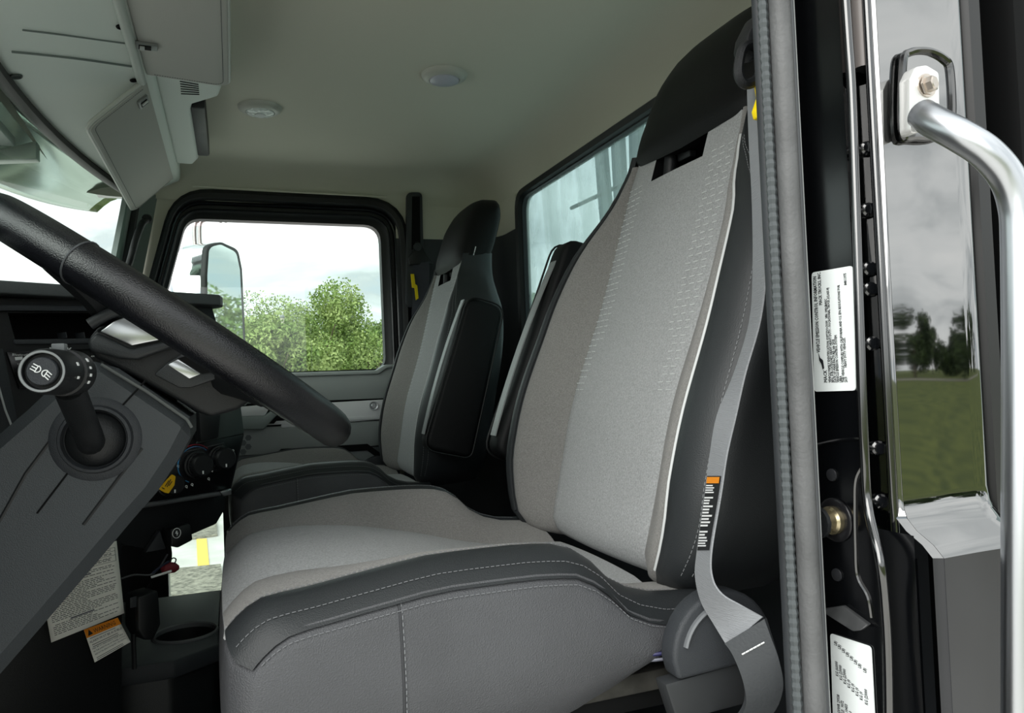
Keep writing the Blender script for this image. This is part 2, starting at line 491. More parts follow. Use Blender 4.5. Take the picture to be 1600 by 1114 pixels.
MB().box((.24, 2.1745, .722), (.37, .003, .010)).build('strip_lower_edge', DRS, sil, bevel=.001)
c = onY(584, 634, 2.174)
sb = MB().lathe([(.0001, .004), (.006, .004), (.008, .001), (.0095, .002), (.0125, .002), (.0135, -.002)], c, (0, -1, 0), 20).build('lock_rosette', SIL, sil)
dplate([(-.26, .635), (.455, .640), (.455, .712), (-.26, .712)], 2.18, 2.204, 'middle_panel', DRG, .004)
# pull handle at the front of the door
hx = dpx([(372, 634), (424, 634), (418, 652), (430, 634), (440, 618), (470, 618), (420, 668), (408, 672), (372, 672)], 2.16)
MB().prism([V((x, 2.150, z)) for x, z in dpx([(372, 636), (424, 632), (414, 650), (372, 651)], 2.15)], (0, .05, 0)).build('pull_handle_pad', DRS, d1, bevel=.004)
MB().prism([V((x, 2.145, z)) for x, z in dpx([(372, 651), (414, 650), (436, 632), (446, 634), (412, 671), (372, 671)], 2.145)], (0, .05, 0)).build('pull_handle', mat('handle_grey', '#8d9896', .5), d1, bevel=.004)
MB().prism([V((x, 2.155, z)) for x, z in dpx([(372, 632), (392, 604), (402, 600), (398, 612), (384, 634)], 2.155)], (0, .04, 0)).build('pull_handle_brace', mat('handle_grey', '#8d9896'), d1, bevel=.003)
MB().prism([V((x, 2.158, z)) for x, z in dpx([(412, 662), (428, 662), (452, 636), (440, 636)], 2.158)], (0, .04, 0)).build('handle_pocket', BLKM, d1)
dplate([(-.26, .505), (.455, .505), (.455, .637), (-.26, .637)], 2.186, 2.204, 'lower_panel', DRD, .003)
lip = dpx([(372, 735), (404, 733), (432, 713), (575, 703), (610, 726), (610, 800), (372, 800)], 2.165)
dplate([(x, z) for x, z in lip], 2.168, 2.20, 'map_pocket', mat('pocket_dark_plastic', '#7a7f81', .55, bump=.2, bscale=900), .004)
dplate(dpx([(430, 710), (440, 702), (575, 694), (606, 716), (604, 726), (574, 704), (436, 713)], 2.163), 2.166, 2.20, 'pocket_mouth', BLKM, .0)
MB().plate([V((x, 2.172, z)) for x, z in [(-.40, .02), (.455, .02), (.455, .53), (-.40, .53)]], [[V((p.x, 2.172, p.y)) for p in peep]], (0, .032, 0)).build('kick_panel', BLK, d1)
w4 = MB().prism([V((p.x, 2.225, p.y)) for p in peep], (0, .004, 0)).build('window_4', GLS)
struct(w4, 'low viewing window at the foot of the passenger door')
# honeycomb badge on the door
mb = MB()
for (u, v) in [(380, 692), (388, 684), (388, 698), (380, 706)]:
    c = onY(u, v, 2.179)
    mb.lathe([(.0085, .0), (.0085, .0012)], c, (0, -1, 0), 6)
mb.build('honeycomb_badge', DRD, d1)

# ------------------------------------------------------------------ windscreen
def xtop(y): return -.325+.105*((y-1.35)/.8)**2
def xbas(y): return -.405+.115*((y-1.35)/.8)**2
ys = [.45+(2.15-.45)*k/24 for k in range(25)]
mb = MB().grid([[V((xbas(y)*(1-t)+xtop(y)*t, y, .90+.43*t)) for y in ys] for t in (0, .25, .5, .75, 1)])
w3 = struct(mb.build('window_3', GLW), 'curved windscreen above the dashboard')
top = [V((xtop(y)-.002, y, 1.328)) for y in ys]
MB().tube(top, .014, 8, flat=.7).build('upper_rubber', RUB, w3)
MB().tube([V((xbas(y), y, .905)) for y in ys], .012, 8).build('lower_rubber', RUB, w3)
MB().tube([V((xbas(2.15)*(1-t)+xtop(2.15)*t+.004, 2.15, .90+.43*t)) for t in (0, .5, 1)], .013, 8).build('side_rubber', RUB, w3)
# front bulkhead below the glass
struct(MB().grid([[V((xbas(y)-.01, y, z)) for y in ys] for z in (0, .91)]).build('wall_front', BLKM, solid=.01), 'firewall below the windscreen')
# passenger A pillar trim
mb = MB(); rows = []
for z, dx in ((.86, -.072), (1.0, -.045), (1.15, -.016), (1.27, .008), (1.345, .022)):
    rows.append([V((-.262+dx, 2.13, z)), V((-.248+dx, 2.118, z)), V((-.230+dx, 2.150, z)), V((-.208+dx, 2.185, z)), V((-.190+dx, 2.203, z))])
struct(mb.grid(rows).build('trim_3', mat('pillar_grey_green', '#7f8a86', .55, bump=.1, bscale=900), smooth=50), 'grey windscreen pillar trim on the passenger side')
# driver side A pillar (out of view, closes the shell)
struct(MB().prism([V((-.255, .415, .80)), V((-.195, .415, 1.36)), V((-.235, .415, 1.36)), V((-.31, .415, .86)), V((-.36, .415, .0)), V((-.25, .415, .0))], (0, .045, 0)).build('trim_4', PNTJ), 'black windscreen pillar on the driver side')

# ------------------------------------------------------------------ overhead header, console
def hz(x): return 1.375+(x+.125)*.23
mb = MB(); rows = []
for y in [.46+(2.17-.46)*k/30 for k in range(31)]:
    r = []
    for s in [k/8 for k in range(9)]:
        x = xtop(min(y, 2.15))*(1-s)+(-.125)*s
        r.append(V((x, y, 1.332+(1.372-1.332)*s-.006*sin(pi*s)*(1 if y < 2.1 else .3))))
    r += [V((-.116, y, 1.376)), V((-.110, y, 1.385)), V((-.108, y, 1.43))]
    rows.append(r)
hd = struct(mb.grid(rows).build('trim_5', OVER, smooth=50), 'grey moulded overhead trim above the windscreen')
HP, HN = (-.125, 0, 1.370), (-.20, 0, 1)
def hsurf(p):
    y = min(max(p.y, .46), 2.15); s = (p.x-xtop(y))/(-.125-xtop(y))
    return 1.332+.04*s-.006*sin(pi*min(1, max(0, s)))
def H(u, v, d=0):
    z = 1.35
    for _ in range(12): z = hsurf(onZ(u, v, z))
    return onZ(u, v, z)-V((0, 0, d))
for l, r in (([(18, 80), (60, 84), (130, 92), (205, 103)], .0022), ([(35, 46), (100, 54), (195, 67)], .0016)):
    MB().tube(catmull([H(u, v, .0006) for u, v in l], 5), r, 6).build('moulded_rib', mat('overhead_rib', '#6d7774', .6), hd)
for u, v, r in ((25, 118, .007), (190, 40, .006), (209, 124, .005)):
    MB().lathe([(r*1.35, 0), (r*1.25, .0022), (r, .0026), (r*.85, .0), (.0001, -.001)], H(u, v, .001), (.2, 0, -1), 16).build('screw_recess', BLKM if r < .0065 else mat('recess_grey', '#3c4442', .5), hd)
MB().tube([V((-.132, y, 1.3675)) for y in (.5, .9, 1.2, 1.455)], .0080, 10).build('visor_rod_cover', mat('rod_pale_grey', '#b3b9b3', .5), hd)
# fixed overhead box between the visors
ob = thing('overhead_console', 'grey stepped overhead box with vent slots between the sun visors', 'console', (-.05, 1.7, 1.38))
out = [(-.112, 1.02), (.0, 1.02), (.0, 1.50), (-.006, 1.545), (-.055, 1.60), (-.060, 1.64), (-.058, 1.98), (-.072, 2.03), (-.112, 2.03)]
MB().prism([V((x, y, 1.384)) for x, y in out], (0, 0, .055)).build('body', OVER, ob, bevel=.008, seg=3)
for k in range(6):
    p = onZ(281+k*.4, 127+k*3.9, 1.3835); q_ = onZ(310+k*.3, 132+k*3.1, 1.3835)
    MB().tube([p, q_], .0011, 6).build('vent_slot', BLKM, ob)
MB().box((-.047, 1.80, 1.412), (.030, .34, .045)).build('dark_recess', BLK, ob, bevel=.006)

# ------------------------------------------------------------------ sun visors
def visor(name, label, corners, nrm, piped, latch, lr):
    """corners: outline points in order; nrm: thickness direction"""
    t = thing(name, label, 'sun visor', sum((V(c) for c in corners), V())/len(corners), 'grey sun visors')
    c0, ex, ey = V(corners[0]), (V(corners[1])-V(corners[0])), (V(corners[3])-V(corners[0]))
    X, Y_ = ex.normalized(), (ey-ex.normalized()*ey.dot(ex.normalized())).normalized()
    p2 = [((V(c)-c0).dot(X), (V(c)-c0).dot(Y_)) for c in corners]
    rp = roundpoly(p2, [.004, .022, .022, .004], 6)
    w = lambda p, d=0: c0+X*p.x+Y_*p.y+V(nrm)*d
    MB().prism([w(p) for p in rp], V(nrm)*.012).build('visor_panel', VISR, t, bevel=.003)
    k = len(rp)
    edge = [w(p, .006) for p in rp]
    MB().tube(edge[5:k-5], .0042, 8).build('piping', mat('visor_piping', '#b9bbb6', .5), t)
    ins = [V(p) for p in roundpoly(offsetpoly(p2, -.009 if True else 0), [.004, .018, .018, .004], 6)]
    st = [w(p, -.0003) for p in ins][5:k-5]
    st2 = [w(p, .0125) for p in ins][5:k-5]
    MB().stitches(st, .004, .0024, .0005).stitches(st2, .004, .0024, .0005).build('stitching', mat('visor_thread', '#55585a', .8), t)
    if latch:
        lc, lx, ly, ln = latch
        lx, ly, ln = V(lx).normalized(), V(ly).normalized(), V(ln).normalized()
        R = Matrix((lx, ly, ln)).transposed()
        lt = MB().box(lc, (.036, .022, .005), R).build('latch_plate', mat('latch_grey', '#777a7a', .4), t, bevel=.0015)
        MB().box(V(lc)+ln*.003, (.018, .014, .002), R).build('latch_recess', BLKM, lt)
        MB().box(V(lc)+ln*.0045-lx*.004, (.007, .013, .003), R).build('latch_tongue', mat('latch_pale', '#a9adac', .4), lt)
    return t
lc = onZ(222, 71, 1.3675)+V((.004, 0, 0))
visor('sun_visor', 'flat grey sun visor folded up under the ceiling, with stitched edge',
      [(-.122, .62, 1.370), (.010, .62, 1.370), (.012, 1.455, 1.370), (-.122, 1.43, 1.370)], (0, 0, 1), None,
      (lc, (1, .1, 0), (-.1, 1, 0), (0, 0, -1)), 0)
nv = V((.10, 0, .085)); 
dv = V((-.092, 0, -.088)).normalized(); nn = V((dv.z, 0, -dv.x)).normalized()
if nn.x > 0: nn = -nn
a0, a1 = V((-.122, 1.455, 1.366)), V((-.122, 2.105, 1.366))
lp = onP(231, 168, a0-nn*.013, nn)
visor('sun_visor', 'grey sun visor hanging down in front of the windscreen, with piped edge',
      [a0, a0+dv*.130, a1+dv*.130, a1], nn, None,
      (a0+dv*.020+V((0, .055, 0))-nn*.002, (0, 1, 0), dv, -nn), 0)

# dome lights
def dome(u, v, label, lensm):
    c = onZ(u, v, 1.4345)
    t = thing('dome_light', label, 'dome light', c-V((0, 0, .012)), 'round ceiling lights')
    MB().lathe([(.047, 0), (.045, .006), (.038, .011), (.031, .0125), (.030, .009)], c+V((0, 0, .001)), (0, 0, -1), 32).build('bezel', mat('dome_bezel', '#b5b6ae', .4), t)
    MB().lathe([(.031, .006), (.029, .013), (.020, .0165), (.0001, .018)], c, (0, 0, -1), 28).build('lens', lensm, t)
    if 'clear' in label:
        MB().lathe([(.012, .0), (.012, .0185), (.009, .0195), (.0001, .0195)], c, (0, 0, -1), 10).build('led_cluster', PIP, t)
dome(406, 168, 'small round ceiling light with clear bubbled lens near the visors', mat('clear_lens', '#dfe5e3', .15, bump=1, bscale=120, voronoi=True))
dome(694, 117, 'round ceiling light with smooth milky lens nearer the rear window', mat('milky_lens', '#b9bac6', .25))
# coat hook
c = onX(757, 285, .755)
t = thing('coat_hook', 'small grey coat hook in the rear corner of the headliner', 'hook', (c.x, min(c.y, 2.15), c.z))
c = ORG[t.name]
MB().prism([c+V((0, .006, .028)), c+V((0, -.006, .020)), c+V((0, -.010, -.026)), c+V((0, -.002, -.006))], (.02, .01, 0)).build('hook_body', mat('hook_grey', '#8b8d86', .5), t, bevel=.001)
MB().prism([c+V((-.004, -.006, .004)), c+V((-.004, -.013, -.004)), c+V((-.004, -.012, -.030)), c+V((-.004, -.004, -.012))], (.008, .004, 0)).build('hook_tip', mat('hook_dark', '#5d605a', .5), t)

# =================================================================== driver door aperture / B pillar
def rx(px, y): return onY(px, 560, y).x
Z0, Z1 = .30, 1.36
zl_ = onY(1410, 872, .40).z
wl = thing('wall_left', 'black painted door pillar and cab side behind the driver seat', 'wall', (.45, .44, 0)); wl['kind'] = 'structure'
def vtube(px, y, r, name, m, z0=Z0, z1=Z1, n=10, flat=1):
    return MB().tube([V((rx(px, y), y, z0+(z1-z0)*k/12)) for k in range(13)], r, n, flat=flat).build(name, m, wl)
vtube(1214, .455, .0058, 'door_seal', mat('weather_seal', '#303336', .5, var=.25, vscale=12))
n_ = 230
mb = MB().tube([V((rx(1219, .447), .447, .45+.75*k/n_)) for k in range(n_)], [.0040 if k % 2 else .0032 for k in range(n_)], 8)
mb.build('ribbed_strip', mat('ribbed_rubber', '#4d5254', .5), wl, smooth=20)
vtube(1246, .440, .0078, 'seal_bulb', RUBG, n=14)
vtube(1262, .438, .0028, 'seal_lip', mat('seal_dark', '#4b4d50', .5))
vtube(1267, .440, .0013, 'pinch_edge', mat('pinch_pale', '#9da0a0', .4))
def vstrip(pts, name, m, z0=Z0, z1=Z1, bev=0, nz=1):
    return MB().grid([[V((x, y, z0+(z1-z0)*k/nz)) for x, y in pts] for k in range(nz+1)]).build(name, m, wl, smooth=50)
JA, JB = V((rx(1266, .470), .470, 0)), V((rx(1340, .424), .424, 0))
JC = JA+(JB-JA)*1.85
vstrip([(rx(1225, .47), .47), (JA.x, JA.y), (JB.x, JB.y)], 'jamb', PNTJ)
RPX = [(1317, -60), (1325, 60), (1331, 150), (1338, 350), (1345, 560), (1350, 690), (1356, 790), (1374, 872), (1383, 950), (1388, 1060), (1390, 1300)]
MB().tube(catmull([onY(u, v, .418 if v < 800 else .400) for u, v in RPX], 6), .0034, 12).build('jamb_ridge', mat('ridge_paint', '#0a0b0d', .12, ior=2.2), wl)
MB().grid([[JB+V((0, 0, z)), JC+V((0, 0, z))] for z in (.30, onY(1360, 830, .41).z)]).build('lower_jamb', PNTJ, wl)
vstrip([(rx(1340, .424), .424), (rx(1350, .432), .432), (rx(1376, .432), .432), (rx(1379, .424), .424)], 'channel', PNT, zl_+.0)
vtube(1384, .416, .0032, 'panel_fold', mat('ridge_paint', '#0a0b0d'), z0=zl_+.01, n=12)
X0, X1 = rx(1389, .412), rx(1541, .412)
zl = onY(1410, 872, .40).z
pr = [(X0, .416), (X0+.006, .4125)]+[(X0+.006+(X1-X0-.016)*k/8, .4120+.0012*sin(pi*k/8)) for k in range(9)]+[(X1-.004, .413), (X1, .4165)]
mb = MB(); rows = []
zs = [zl+.024, zl+.030, zl+.04]+[zl+.04+(Z1-zl-.04)*k/10 for k in range(1, 11)]
for z in zs: rows.append([V((x, y-(0 if z > zl+.035 else .003 if z < zl+.026 else .001), z)) for x, y in pr])
mb.grid(rows).build('side_panel', PNT, wl, smooth=60)
prl = [(x, y-.026) for x, y in pr]
mb = MB().grid([[V((x+.006*k/3, y-.003-.023*sst(0, 1, k/3), zl+.024-.024*k/3)) for x, y in pr] for k in range(4)])
mb.build('body_ledge', PNT, wl, smooth=60)
mb = MB().grid([[V((x+.006, y-.026, z)) for x, y in pr] for z in (zl, zl-.003, .4, .1, -.35)])
mb.build('lower_side_panel', PNTD, wl, smooth=60)
vstrip([(JC.x, JC.y), (JC.x+.004, .43), (rx(1404, .392), .430), (rx(1407, .392), .394), (rx(1416, .388), .388)], 'lower_fold', PNTJ, .2, zl+.002)
vstrip([(X1, .4165), (X1+.003, .412), (X1+.016, .413), (X1+.020, .420)], 'corner_trim', mat('corner_trim_black', '#0a0b0c', .4), -.3, Z1)
vstrip([(X1+.020, .420), (X1+.03, .50), (.78, .50)], 'rear_corner', BLKM, 0, Z1)
# upper channel moulding that ends part way down
zt = onY(1350, 108, .425).z
mb = MB().tube([V((rx(1374, .424), .424, z)) for z in (zt, 1.2, Z1)], .0068, 12)
mb.build('window_moulding', mat('moulding_grey', '#77716f', .4), wl)
MB().lathe([(.0066, 0), (.0055, -.0005), (.0001, -.004)], V((rx(1374, .424), .424, zt)), (0, 0, 1), 12).build('moulding_end', BLKM, wl)
# bolts in the channel
for u, v in ((1355, 232), (1357, 328), (1359, 420), (1360, 452), (1363, 537), (1376, 783), (1372, 700)):
    p = onY(u, v, .4315)
    MB().lathe([(.0055, 0), (.0055, .001), (.004, .002), (.004, .0045), (.0001, .005)], p, (-.3, -1, 0), 12).build('bolt', mat('painted_bolt', '#15171a', .12, ior=2), wl)
# embossed striker pocket outline and shelf
JN = V(((JB-JA).y, -(JB-JA).x, 0)).normalized()
if JN.dot(CAM-JA) < 0: JN = -JN
def J(u, v, d=0.): return onP(u, v, JA+JN*d, JN)
em = [(1274, 696), (1300, 690), (1330, 686), (1350, 688), (1355, 700), (1353, 718), (1338, 748), (1336, 790), (1337, 850), (1340, 900), (1356, 932), (1362, 965)]
MB().tube(catmull([J(u, v, .0004) for u, v in em], 6), .0014, 6).build('pressed_edge', mat('ridge_paint', '#0a0b0d'), wl)
MB().prism([J(1289, 950, 0), J(1322, 945, 0), J(1363, 975, 0), J(1350, 984, .006), J(1338, 985, .007), J(1291, 955, .006)], JN*.004).build('pressed_shelf', mat('shelf_paint', '#3c3d3e', .3, var=.3, vscale=60), wl, bevel=.001)
for u, v in ((1300, 742), (1308, 898)):
    MB().lathe([(.0048, 0), (.0046, .0012), (.003, .0016), (.0001, .0016)], J(u, v, .0003), JN, 14).build('jamb_plug', PNTD, wl)
# striker
p = J(1306, 812, .0)
st = thing('door_striker', 'brass coloured door striker pin on a washer in the black jamb', 'striker', p)
MB().lathe([(.0165, 0), (.0165, .001), (.0155, .0018), (.011, .0018)], p+JN*.0004, JN, 24).build('washer', mat('washer_black', '#1a1a1c', .2), st)
MB().lathe([(.0105, .001), (.0105, .006), (.0085, .0075), (.0085, .013), (.0095, .015), (.0055, .0155), (.0001, .0155)], p, JN, 20).build('pin', mat('worn_brass', '#b7ab8c', .25, metal=.9, var=.3, vscale=90), st)
MB().lathe([(.0105, .0145), (.0118, .016), (.0115, .019), (.0001, .020)], p, JN, 14).build('pin_head', BLK, st)
# stickers
def sticker(name, label, corners, rad, lines, th=.0006):
    c = [J(u, v, .0008) for u, v in corners]   # order: top-left, top-right, bottom-right, bottom-left in the picture
    t = thing(name, label, 'sticker', c[3])
    up = V((0, 0, 1)); rt = (c[2]-c[3]); rt.z = 0; w = rt.length; rt.normalize()
    p2 = [((q_-c[3]).dot(rt), q_.z-c[3].z) for q_ in (c[3], c[2], c[1], c[0])]
    MB().prism([c[3]+rt*q_.x+up*q_.y for q_ in roundpoly(p2, rad, 5)], JN*th).build('sheet', WHT, t)
    mb = MB()
    for body, size, a, h, sx in lines:     # a: across 0..1 (baseline), h: height start in metres
        mb.text(body, size, c[3]+rt*(a*w)+up*h+JN*(th+.0003), up, -rt, sx=sx, bold=.00010)
    mb.build('printed_text', INK, t, smooth=0, norm=False)
    return t, c[3], rt, w
H1 = (J(1271, 425).z-J(1271, 610).z)
t1, o1, rt1, w1_ = sticker('emission_sticker', 'white emission control information sticker on the black door jamb', [(1269, 426), (1333, 415), (1338, 610), (1273, 612)], .003,
    [('VEHICLE EMISSION CONTROL INFORMATION', .0050, .21, .030, .57), ('MACK TRUCKS, INC.', .0044, .32, .066, .62),
     ('VEHICLE FAMILY IDENTIFICATION: KVPTZVOCV1M   VIN: 1M2GR4GC', .0033, .44, .007, .62),
     ('REG. SUB-CATEGORY: HEAVY HEAVY DUTY - VOCATIONAL TRUCK (CLASS 8)', .0033, .505, .007, .62),
     ('DATE OF MANUFACTURE: July 2018', .0033, .57, .007, .62), ('VEHICLE EMISSION CONTROL SYSTEM:', .0033, .635, .007, .62),
     ('LRRA', .0033, .70, .007, .62), ('THIS VEHICLE COMPLIES WITH CALIFORNIA AND U.S. EPA REGULATIONS FOR', .0033, .765, .007, .62),
     ('2019            HEAVY DUTY VEHICLES.', .0033, .83, .007, .62), ('84811975', .0036, .93, .078, .62), ('MACK', .0048, .35, .007, .7)])
MB().prism([o1+rt1*(w1_*a)+V((0, 0, h))+JN*.0012 for a, h in ((.18, .030), (.21, .026), (.28, .024), (.30, .018), (.26, .017), (.24, .021), (.19, .024))], JN*.0002).build('dog_logo', INK, t1)
rows_ = [('GVWR 29938  KG (66000  LB)', .22), ('AXLE:  9072  KG (20000  LB)', .31), ('AXLE: 10433  KG (23000  LB)', .40), ('AXLE:     0  KG (0      LB)', .49),
         ('AXLE:     0  KG (0      LB)', .58), ('AXLE:     0  KG (0      LB)', .67), ('AXLE:     0  KG (0      LB)', .76), ('AXLE: 10433  KG (23000  LB)', .87)]
zz_ = J(1305, 1200, 0).z
lines = []
for k, (bd, a) in enumerate(rows_):
    for part, h in ((bd.split('KG')[0].strip(), .048), ('KG '+bd.split('KG')[1].split('LB')[0].strip(), .076), ('LB)', .099-0)):
        lines.append((part, .0040, a, h-.0016*k-.004, .62))
sticker('weight_sticker', 'pale weight rating sticker low on the black door jamb', [(1298, 989), (1362, 1010), (1372, 1200), (1305, 1200)], .003, lines)

# ------------------------------------------------------------------ outside grab handle
hc = onY(1446, 135, .408)
gh = thing('grab_handle', 'brushed aluminium grab handle bolted to the black cab side', 'handle', hc)
def onH(u, v, y=.40): return onY(u, v, y)
rec = [(1410, 205), (1411, 100), (1422, 82), (1450, 80), (1475, 92), (1485, 112), (1487, 190), (1470, 212), (1430, 215)]
MB().tube([onH(u, v, .409) for u, v in [(p.x, p.y) for p in catmull([V(q_) for q_ in rec], 6, True)]], .0028, 8, closed=True).build('recess_rim', mat('ridge_paint', '#0a0b0d'), gh)
MB().prism([onH(u, v, .4095) for u, v in [(p.x, p.y) for p in catmull([V(q_) for q_ in rec], 6, True)]], (0, .002, 0)).build('recess_floor', PNT, gh)
pl = [(1423, 215), (1422, 122), (1430, 104), (1448, 101), (1468, 113), (1469, 175), (1462, 190)]
MB().prism([onH(u, v, .396) for u, v in [(p.x, p.y) for p in roundpoly(pl, 10, 4)]], (0, .010, 0)).build('mounting_plate', mat('cast_aluminium', '#e2e2e0', .35, metal=.6), gh, bevel=.002)
bo = MB().lathe([(.0075, 0), (.0075, .0014), (.0055, .0015), (.0055, .006), (.0045, .0068), (.0001, .0068)], onH(1447, 134, .3955), (.25, -1, .05), 6).build('bolt', mat('zinc_bolt', '#c8beb4', .3, metal=.9), gh)
MB().lathe([(.0085, 0), (.0085, .0012), (.0001, .0012)], onH(1447, 134, .396), (.0, -1, 0), 18).build('bolt_flange', MATS['zinc_bolt'], bo)
pth = [onY(1440, 178, .392), onY(1462, 192, .380), onY(1500, 212, .365), onY(1540, 238, .355), onY(1572, 275, .350), onY(1588, 320, .348), onY(1592, 380, .348), onY(1594, 560, .348), onY(1594, 800, .348), onY(1594, 1114, .348), onY(1594, 1300, .348)]
MB().tube(catmull(pth, 8), [.0105]*4+[.0108]*(len(catmull(pth, 8))-4), 20).build('tube', ALU, gh)
# =================================================================== seats
CY = .83
def xf(z): return .40+(z-.62)*.325-.010*math.exp(-((z-.78)/.09)**2)
HWZ = [.585, .615, .64, .70, .81, .91, .98, 1.036, 1.075, 1.11, 1.16]
HWV = [.175, .215, .243, .268, .272, .262, .240, .185, .150, .138, .134]
def hw(z): return pchip(HWZ, HWV, z)
def bp(z): return pchip([.58, .64, .72, .90, 1.0, 1.06, 1.11], [.012, .028, .041, .041, .030, .012, .003], z)
def thk(z): return pchip([.58, .70, 1.0, 1.15], [.13, .13, .10, .075], z)
def ins(z): return min(pchip([.58, .65, .9, 1.15], [.112, .122, .126, .126], z), hw(z)-.016)
def crest(z): return ins(z)+(hw(z)-ins(z))*.60
GR = .0028
def P_(x, y, z): return V((x, CY+y, z))
def back_pt(z, y):
    """front face of the backrest between the crests"""
    i, c = ins(z), crest(z)
    a = abs(y)
    if a <= i: return xf(z)-.005*(1-(a/i)**2)
    u = (a-i)/(c-i)
    return xf(z)-bp(z)*sst(0, 1, u)-.003*sin(pi*u)
zs_ = [.600, .606, .615, .63]+[.65+.43*k/26 for k in range(27)]+[1.09, 1.10, 1.112, 1.118, 1.126, 1.135]
def under(z):   # roll the bottom edge backwards
    return .045*(1-sqrt(max(0, 1-(max(0, .640-z)/.0401)**2)))
def seat():
    t = thing('truck_seat', '', 'seat', (.2, CY, 0), 'pair of cab seats')
    # ---- centre insert
    def cols(z):
        i = ins(z); return [-i, -i+.004, -.105, -.085, -.060, -.035, -.012, .012, .035, .060, .085, .105, i-.004, i]
    rows = []
    for z in zs_:
        cs = cols(z); r = []
        for k, y in enumerate(cs):
            y = max(-ins(z), min(ins(z), y))
            g = GR if k in (0, len(cs)-1) else 0
            r.append(P_(back_pt(z, y)+g+under(z), y, z))
        rows.append(r)
    hz0, hz1 = [k for k, z in enumerate(zs_) if abs(z-1.08) < 1e-4][0], [k for k, z in enumerate(zs_) if abs(z-1.118) < 1e-4][0]
    sk = lambda i, j: hz0 <= i < hz1 and 4 <= j < 9
    ib = MB().grid(rows, skip=sk).build('back_insert', FLT, t, smooth=60)
    # belt slot behind the insert
    za, zb = 1.08, 1.118
    sl = MB(); d = .05
    p = [P_(back_pt(z, y), y, z) for z, y in ((za, -.06), (za, .06), (zb, .06), (zb, -.06))]
    q2 = [a+V((d, 0, 0)) for a in p]
    sl.add(p+q2, [(0, 1, 5, 4), (1, 2, 6, 5), (2, 3, 7, 6), (3, 0, 4, 7), (4, 5, 6, 7)])
    sl.build('belt_slot', BLKM, ib, smooth=0)
    e1 = P_(xf(1.09)+.012, .044, 1.082)
    MB().tube([e1, e1+V((.004, 0, .030))], .009, 10).build('slot_guide', BLK, ib)
    MB().box(P_(xf(1.1)+.02, .018, 1.106), (.01, .03, .012)).build('slot_guide', BLK, ib, bevel=.002)
    # raised tick marks along both edges of the insert
    mb = MB()
    for s in (-1, 1):
        for k in range(34):
            z = .80+.0085*k
            for m in range(3 if z > .86 else 2):
                y = s*(ins(z)-.010-.015*m)+(.003 if k % 2 else 0)
                if abs(y) > ins(z)-.006 or (z > 1.07 and abs(y) < .066): continue
                x = back_pt(z, y)-.0004
                mb.box(P_(x, y, z), (.0008, .009, .0012))
    mb.build('woven_ticks', mat('woven_tick', '#c9cccb', .9), ib, kind='stuff')
    # ---- bolster slopes (fabric)
    for s in (-1, 1):
        rows = []
        for z in zs_:
            if z > 1.12: continue
            i, c = ins(z), crest(z); r = []
            for k in range(9):
                y = i+(c-i)*k/8
                r.append(P_(back_pt(z, y)+(GR if k in (0, 8) else 0)+under(z), s*y, z))
            rows.append(r)
        MB().grid(rows).build('bolster_slope', FMD, t, smooth=60)
        # ---- vinyl bolster: crest, outer edge, side
        rows = []; st1 = []; st2 = []; pip = []
        for z in zs_:
            if z > 1.135: continue
            c, h, b, th = crest(z), hw(z), bp(z), thk(z); x0 = xf(z)
            base = back_pt(z, min(c, c))
            r = []
            prof = [(c, base+GR), (c+.006, base-.003)]
            w = h-c-.006
            for k in range(1, 7):
                a = k/6*pi/2
                prof.append((c+.006+w*sin(a), base-.003+min(.045, w*.9)*(1-cos(a))))
            xe = prof[-1][1]
            prof += [(h+.002, xe+(x0+th-xe)*.4), (h+.001, xe+(x0+th-xe)*.7), (h-.010, x0+th-.012), (h-.022, x0+th-.002), (h-.035, x0+th)]
            uo = under(z)
            r = [P_(x+(uo if x < x0+.05 else uo*.3), s*y, z) for y, x in prof]
            rows.append(r)
            if z > .625 and z < 1.09:
                st1.append(r[4]+V((-.0008, 0, 0))); st2.append(r[5]+V((-.0008, s*.0008, 0))); pip.append(r[0].lerp(r[1], .3)+V((-.002, 0, 0)))
        vb = MB().grid(rows).build('back_bolster', VDK, t, smooth=60)
        MB().tube(pip, .0021, 6).build('piping', PIP if s < 0 else VDK, vb)
        MB().stitches(st1, .0055, .0032, .0004).build('stitching', mat('dark_thread', '#85888a', .8), vb, kind='stuff')
        MB().stitches(st2, .0055, .0032, .0004).build('stitching', mat('dark_thread', '#85888a', .8), vb, kind='stuff')
    # ---- back shell
    rows = []
    for z in zs_:
        if z > 1.135: continue
        h, th = hw(z)-.035, thk(z)
        rows.append([P_(xf(z)+th+.006*(1-(k/6-1)**2), h*(k/6-1), z) for k in range(13)])
    MB().grid(rows).build('back_shell', BLK, t, smooth=60)
    # lower vinyl flap joining the bolster foot
    # ---- headrest
    rows = []
    zt = 1.284
    for k in range(15):
        z = 1.108+(zt-1.108)*k/14
        u = (z-1.108)/(zt-1.108)
        wv = pchip([0, .1, .35, .6, .8, .93, 1.0], [.134, .140, .136, .130, .118, .094, .045], u)
        dv_ = pchip([0, .1, .3, .6, .85, .95, 1.0], [.034, .046, .052, .052, .042, .030, .008], u)
        xc = xf(z)+.030+.012*u
        ring = []
        for j in range(32):
            a = 2*pi*j/32; cx, cy = cos(a), sin(a)
            ex = .55
            px = math.copysign(abs(cx)**ex, cx)*dv_; py = math.copysign(abs(cy)**ex, cy)*wv
            zz = z + (.010*(py/.134)**2 if k < 2 else 0)
            ring.append(P_(xc+px, py, zz))
        rows.append(ring)
    mb = MB().grid(rows, cv=True); b = len(mb.v)-32
    mb.f.append(tuple(range(b, b+32))); mb.f.append(tuple(range(31, -1, -1)))
    hr = mb.build('headrest', VBLK, t, smooth=60)
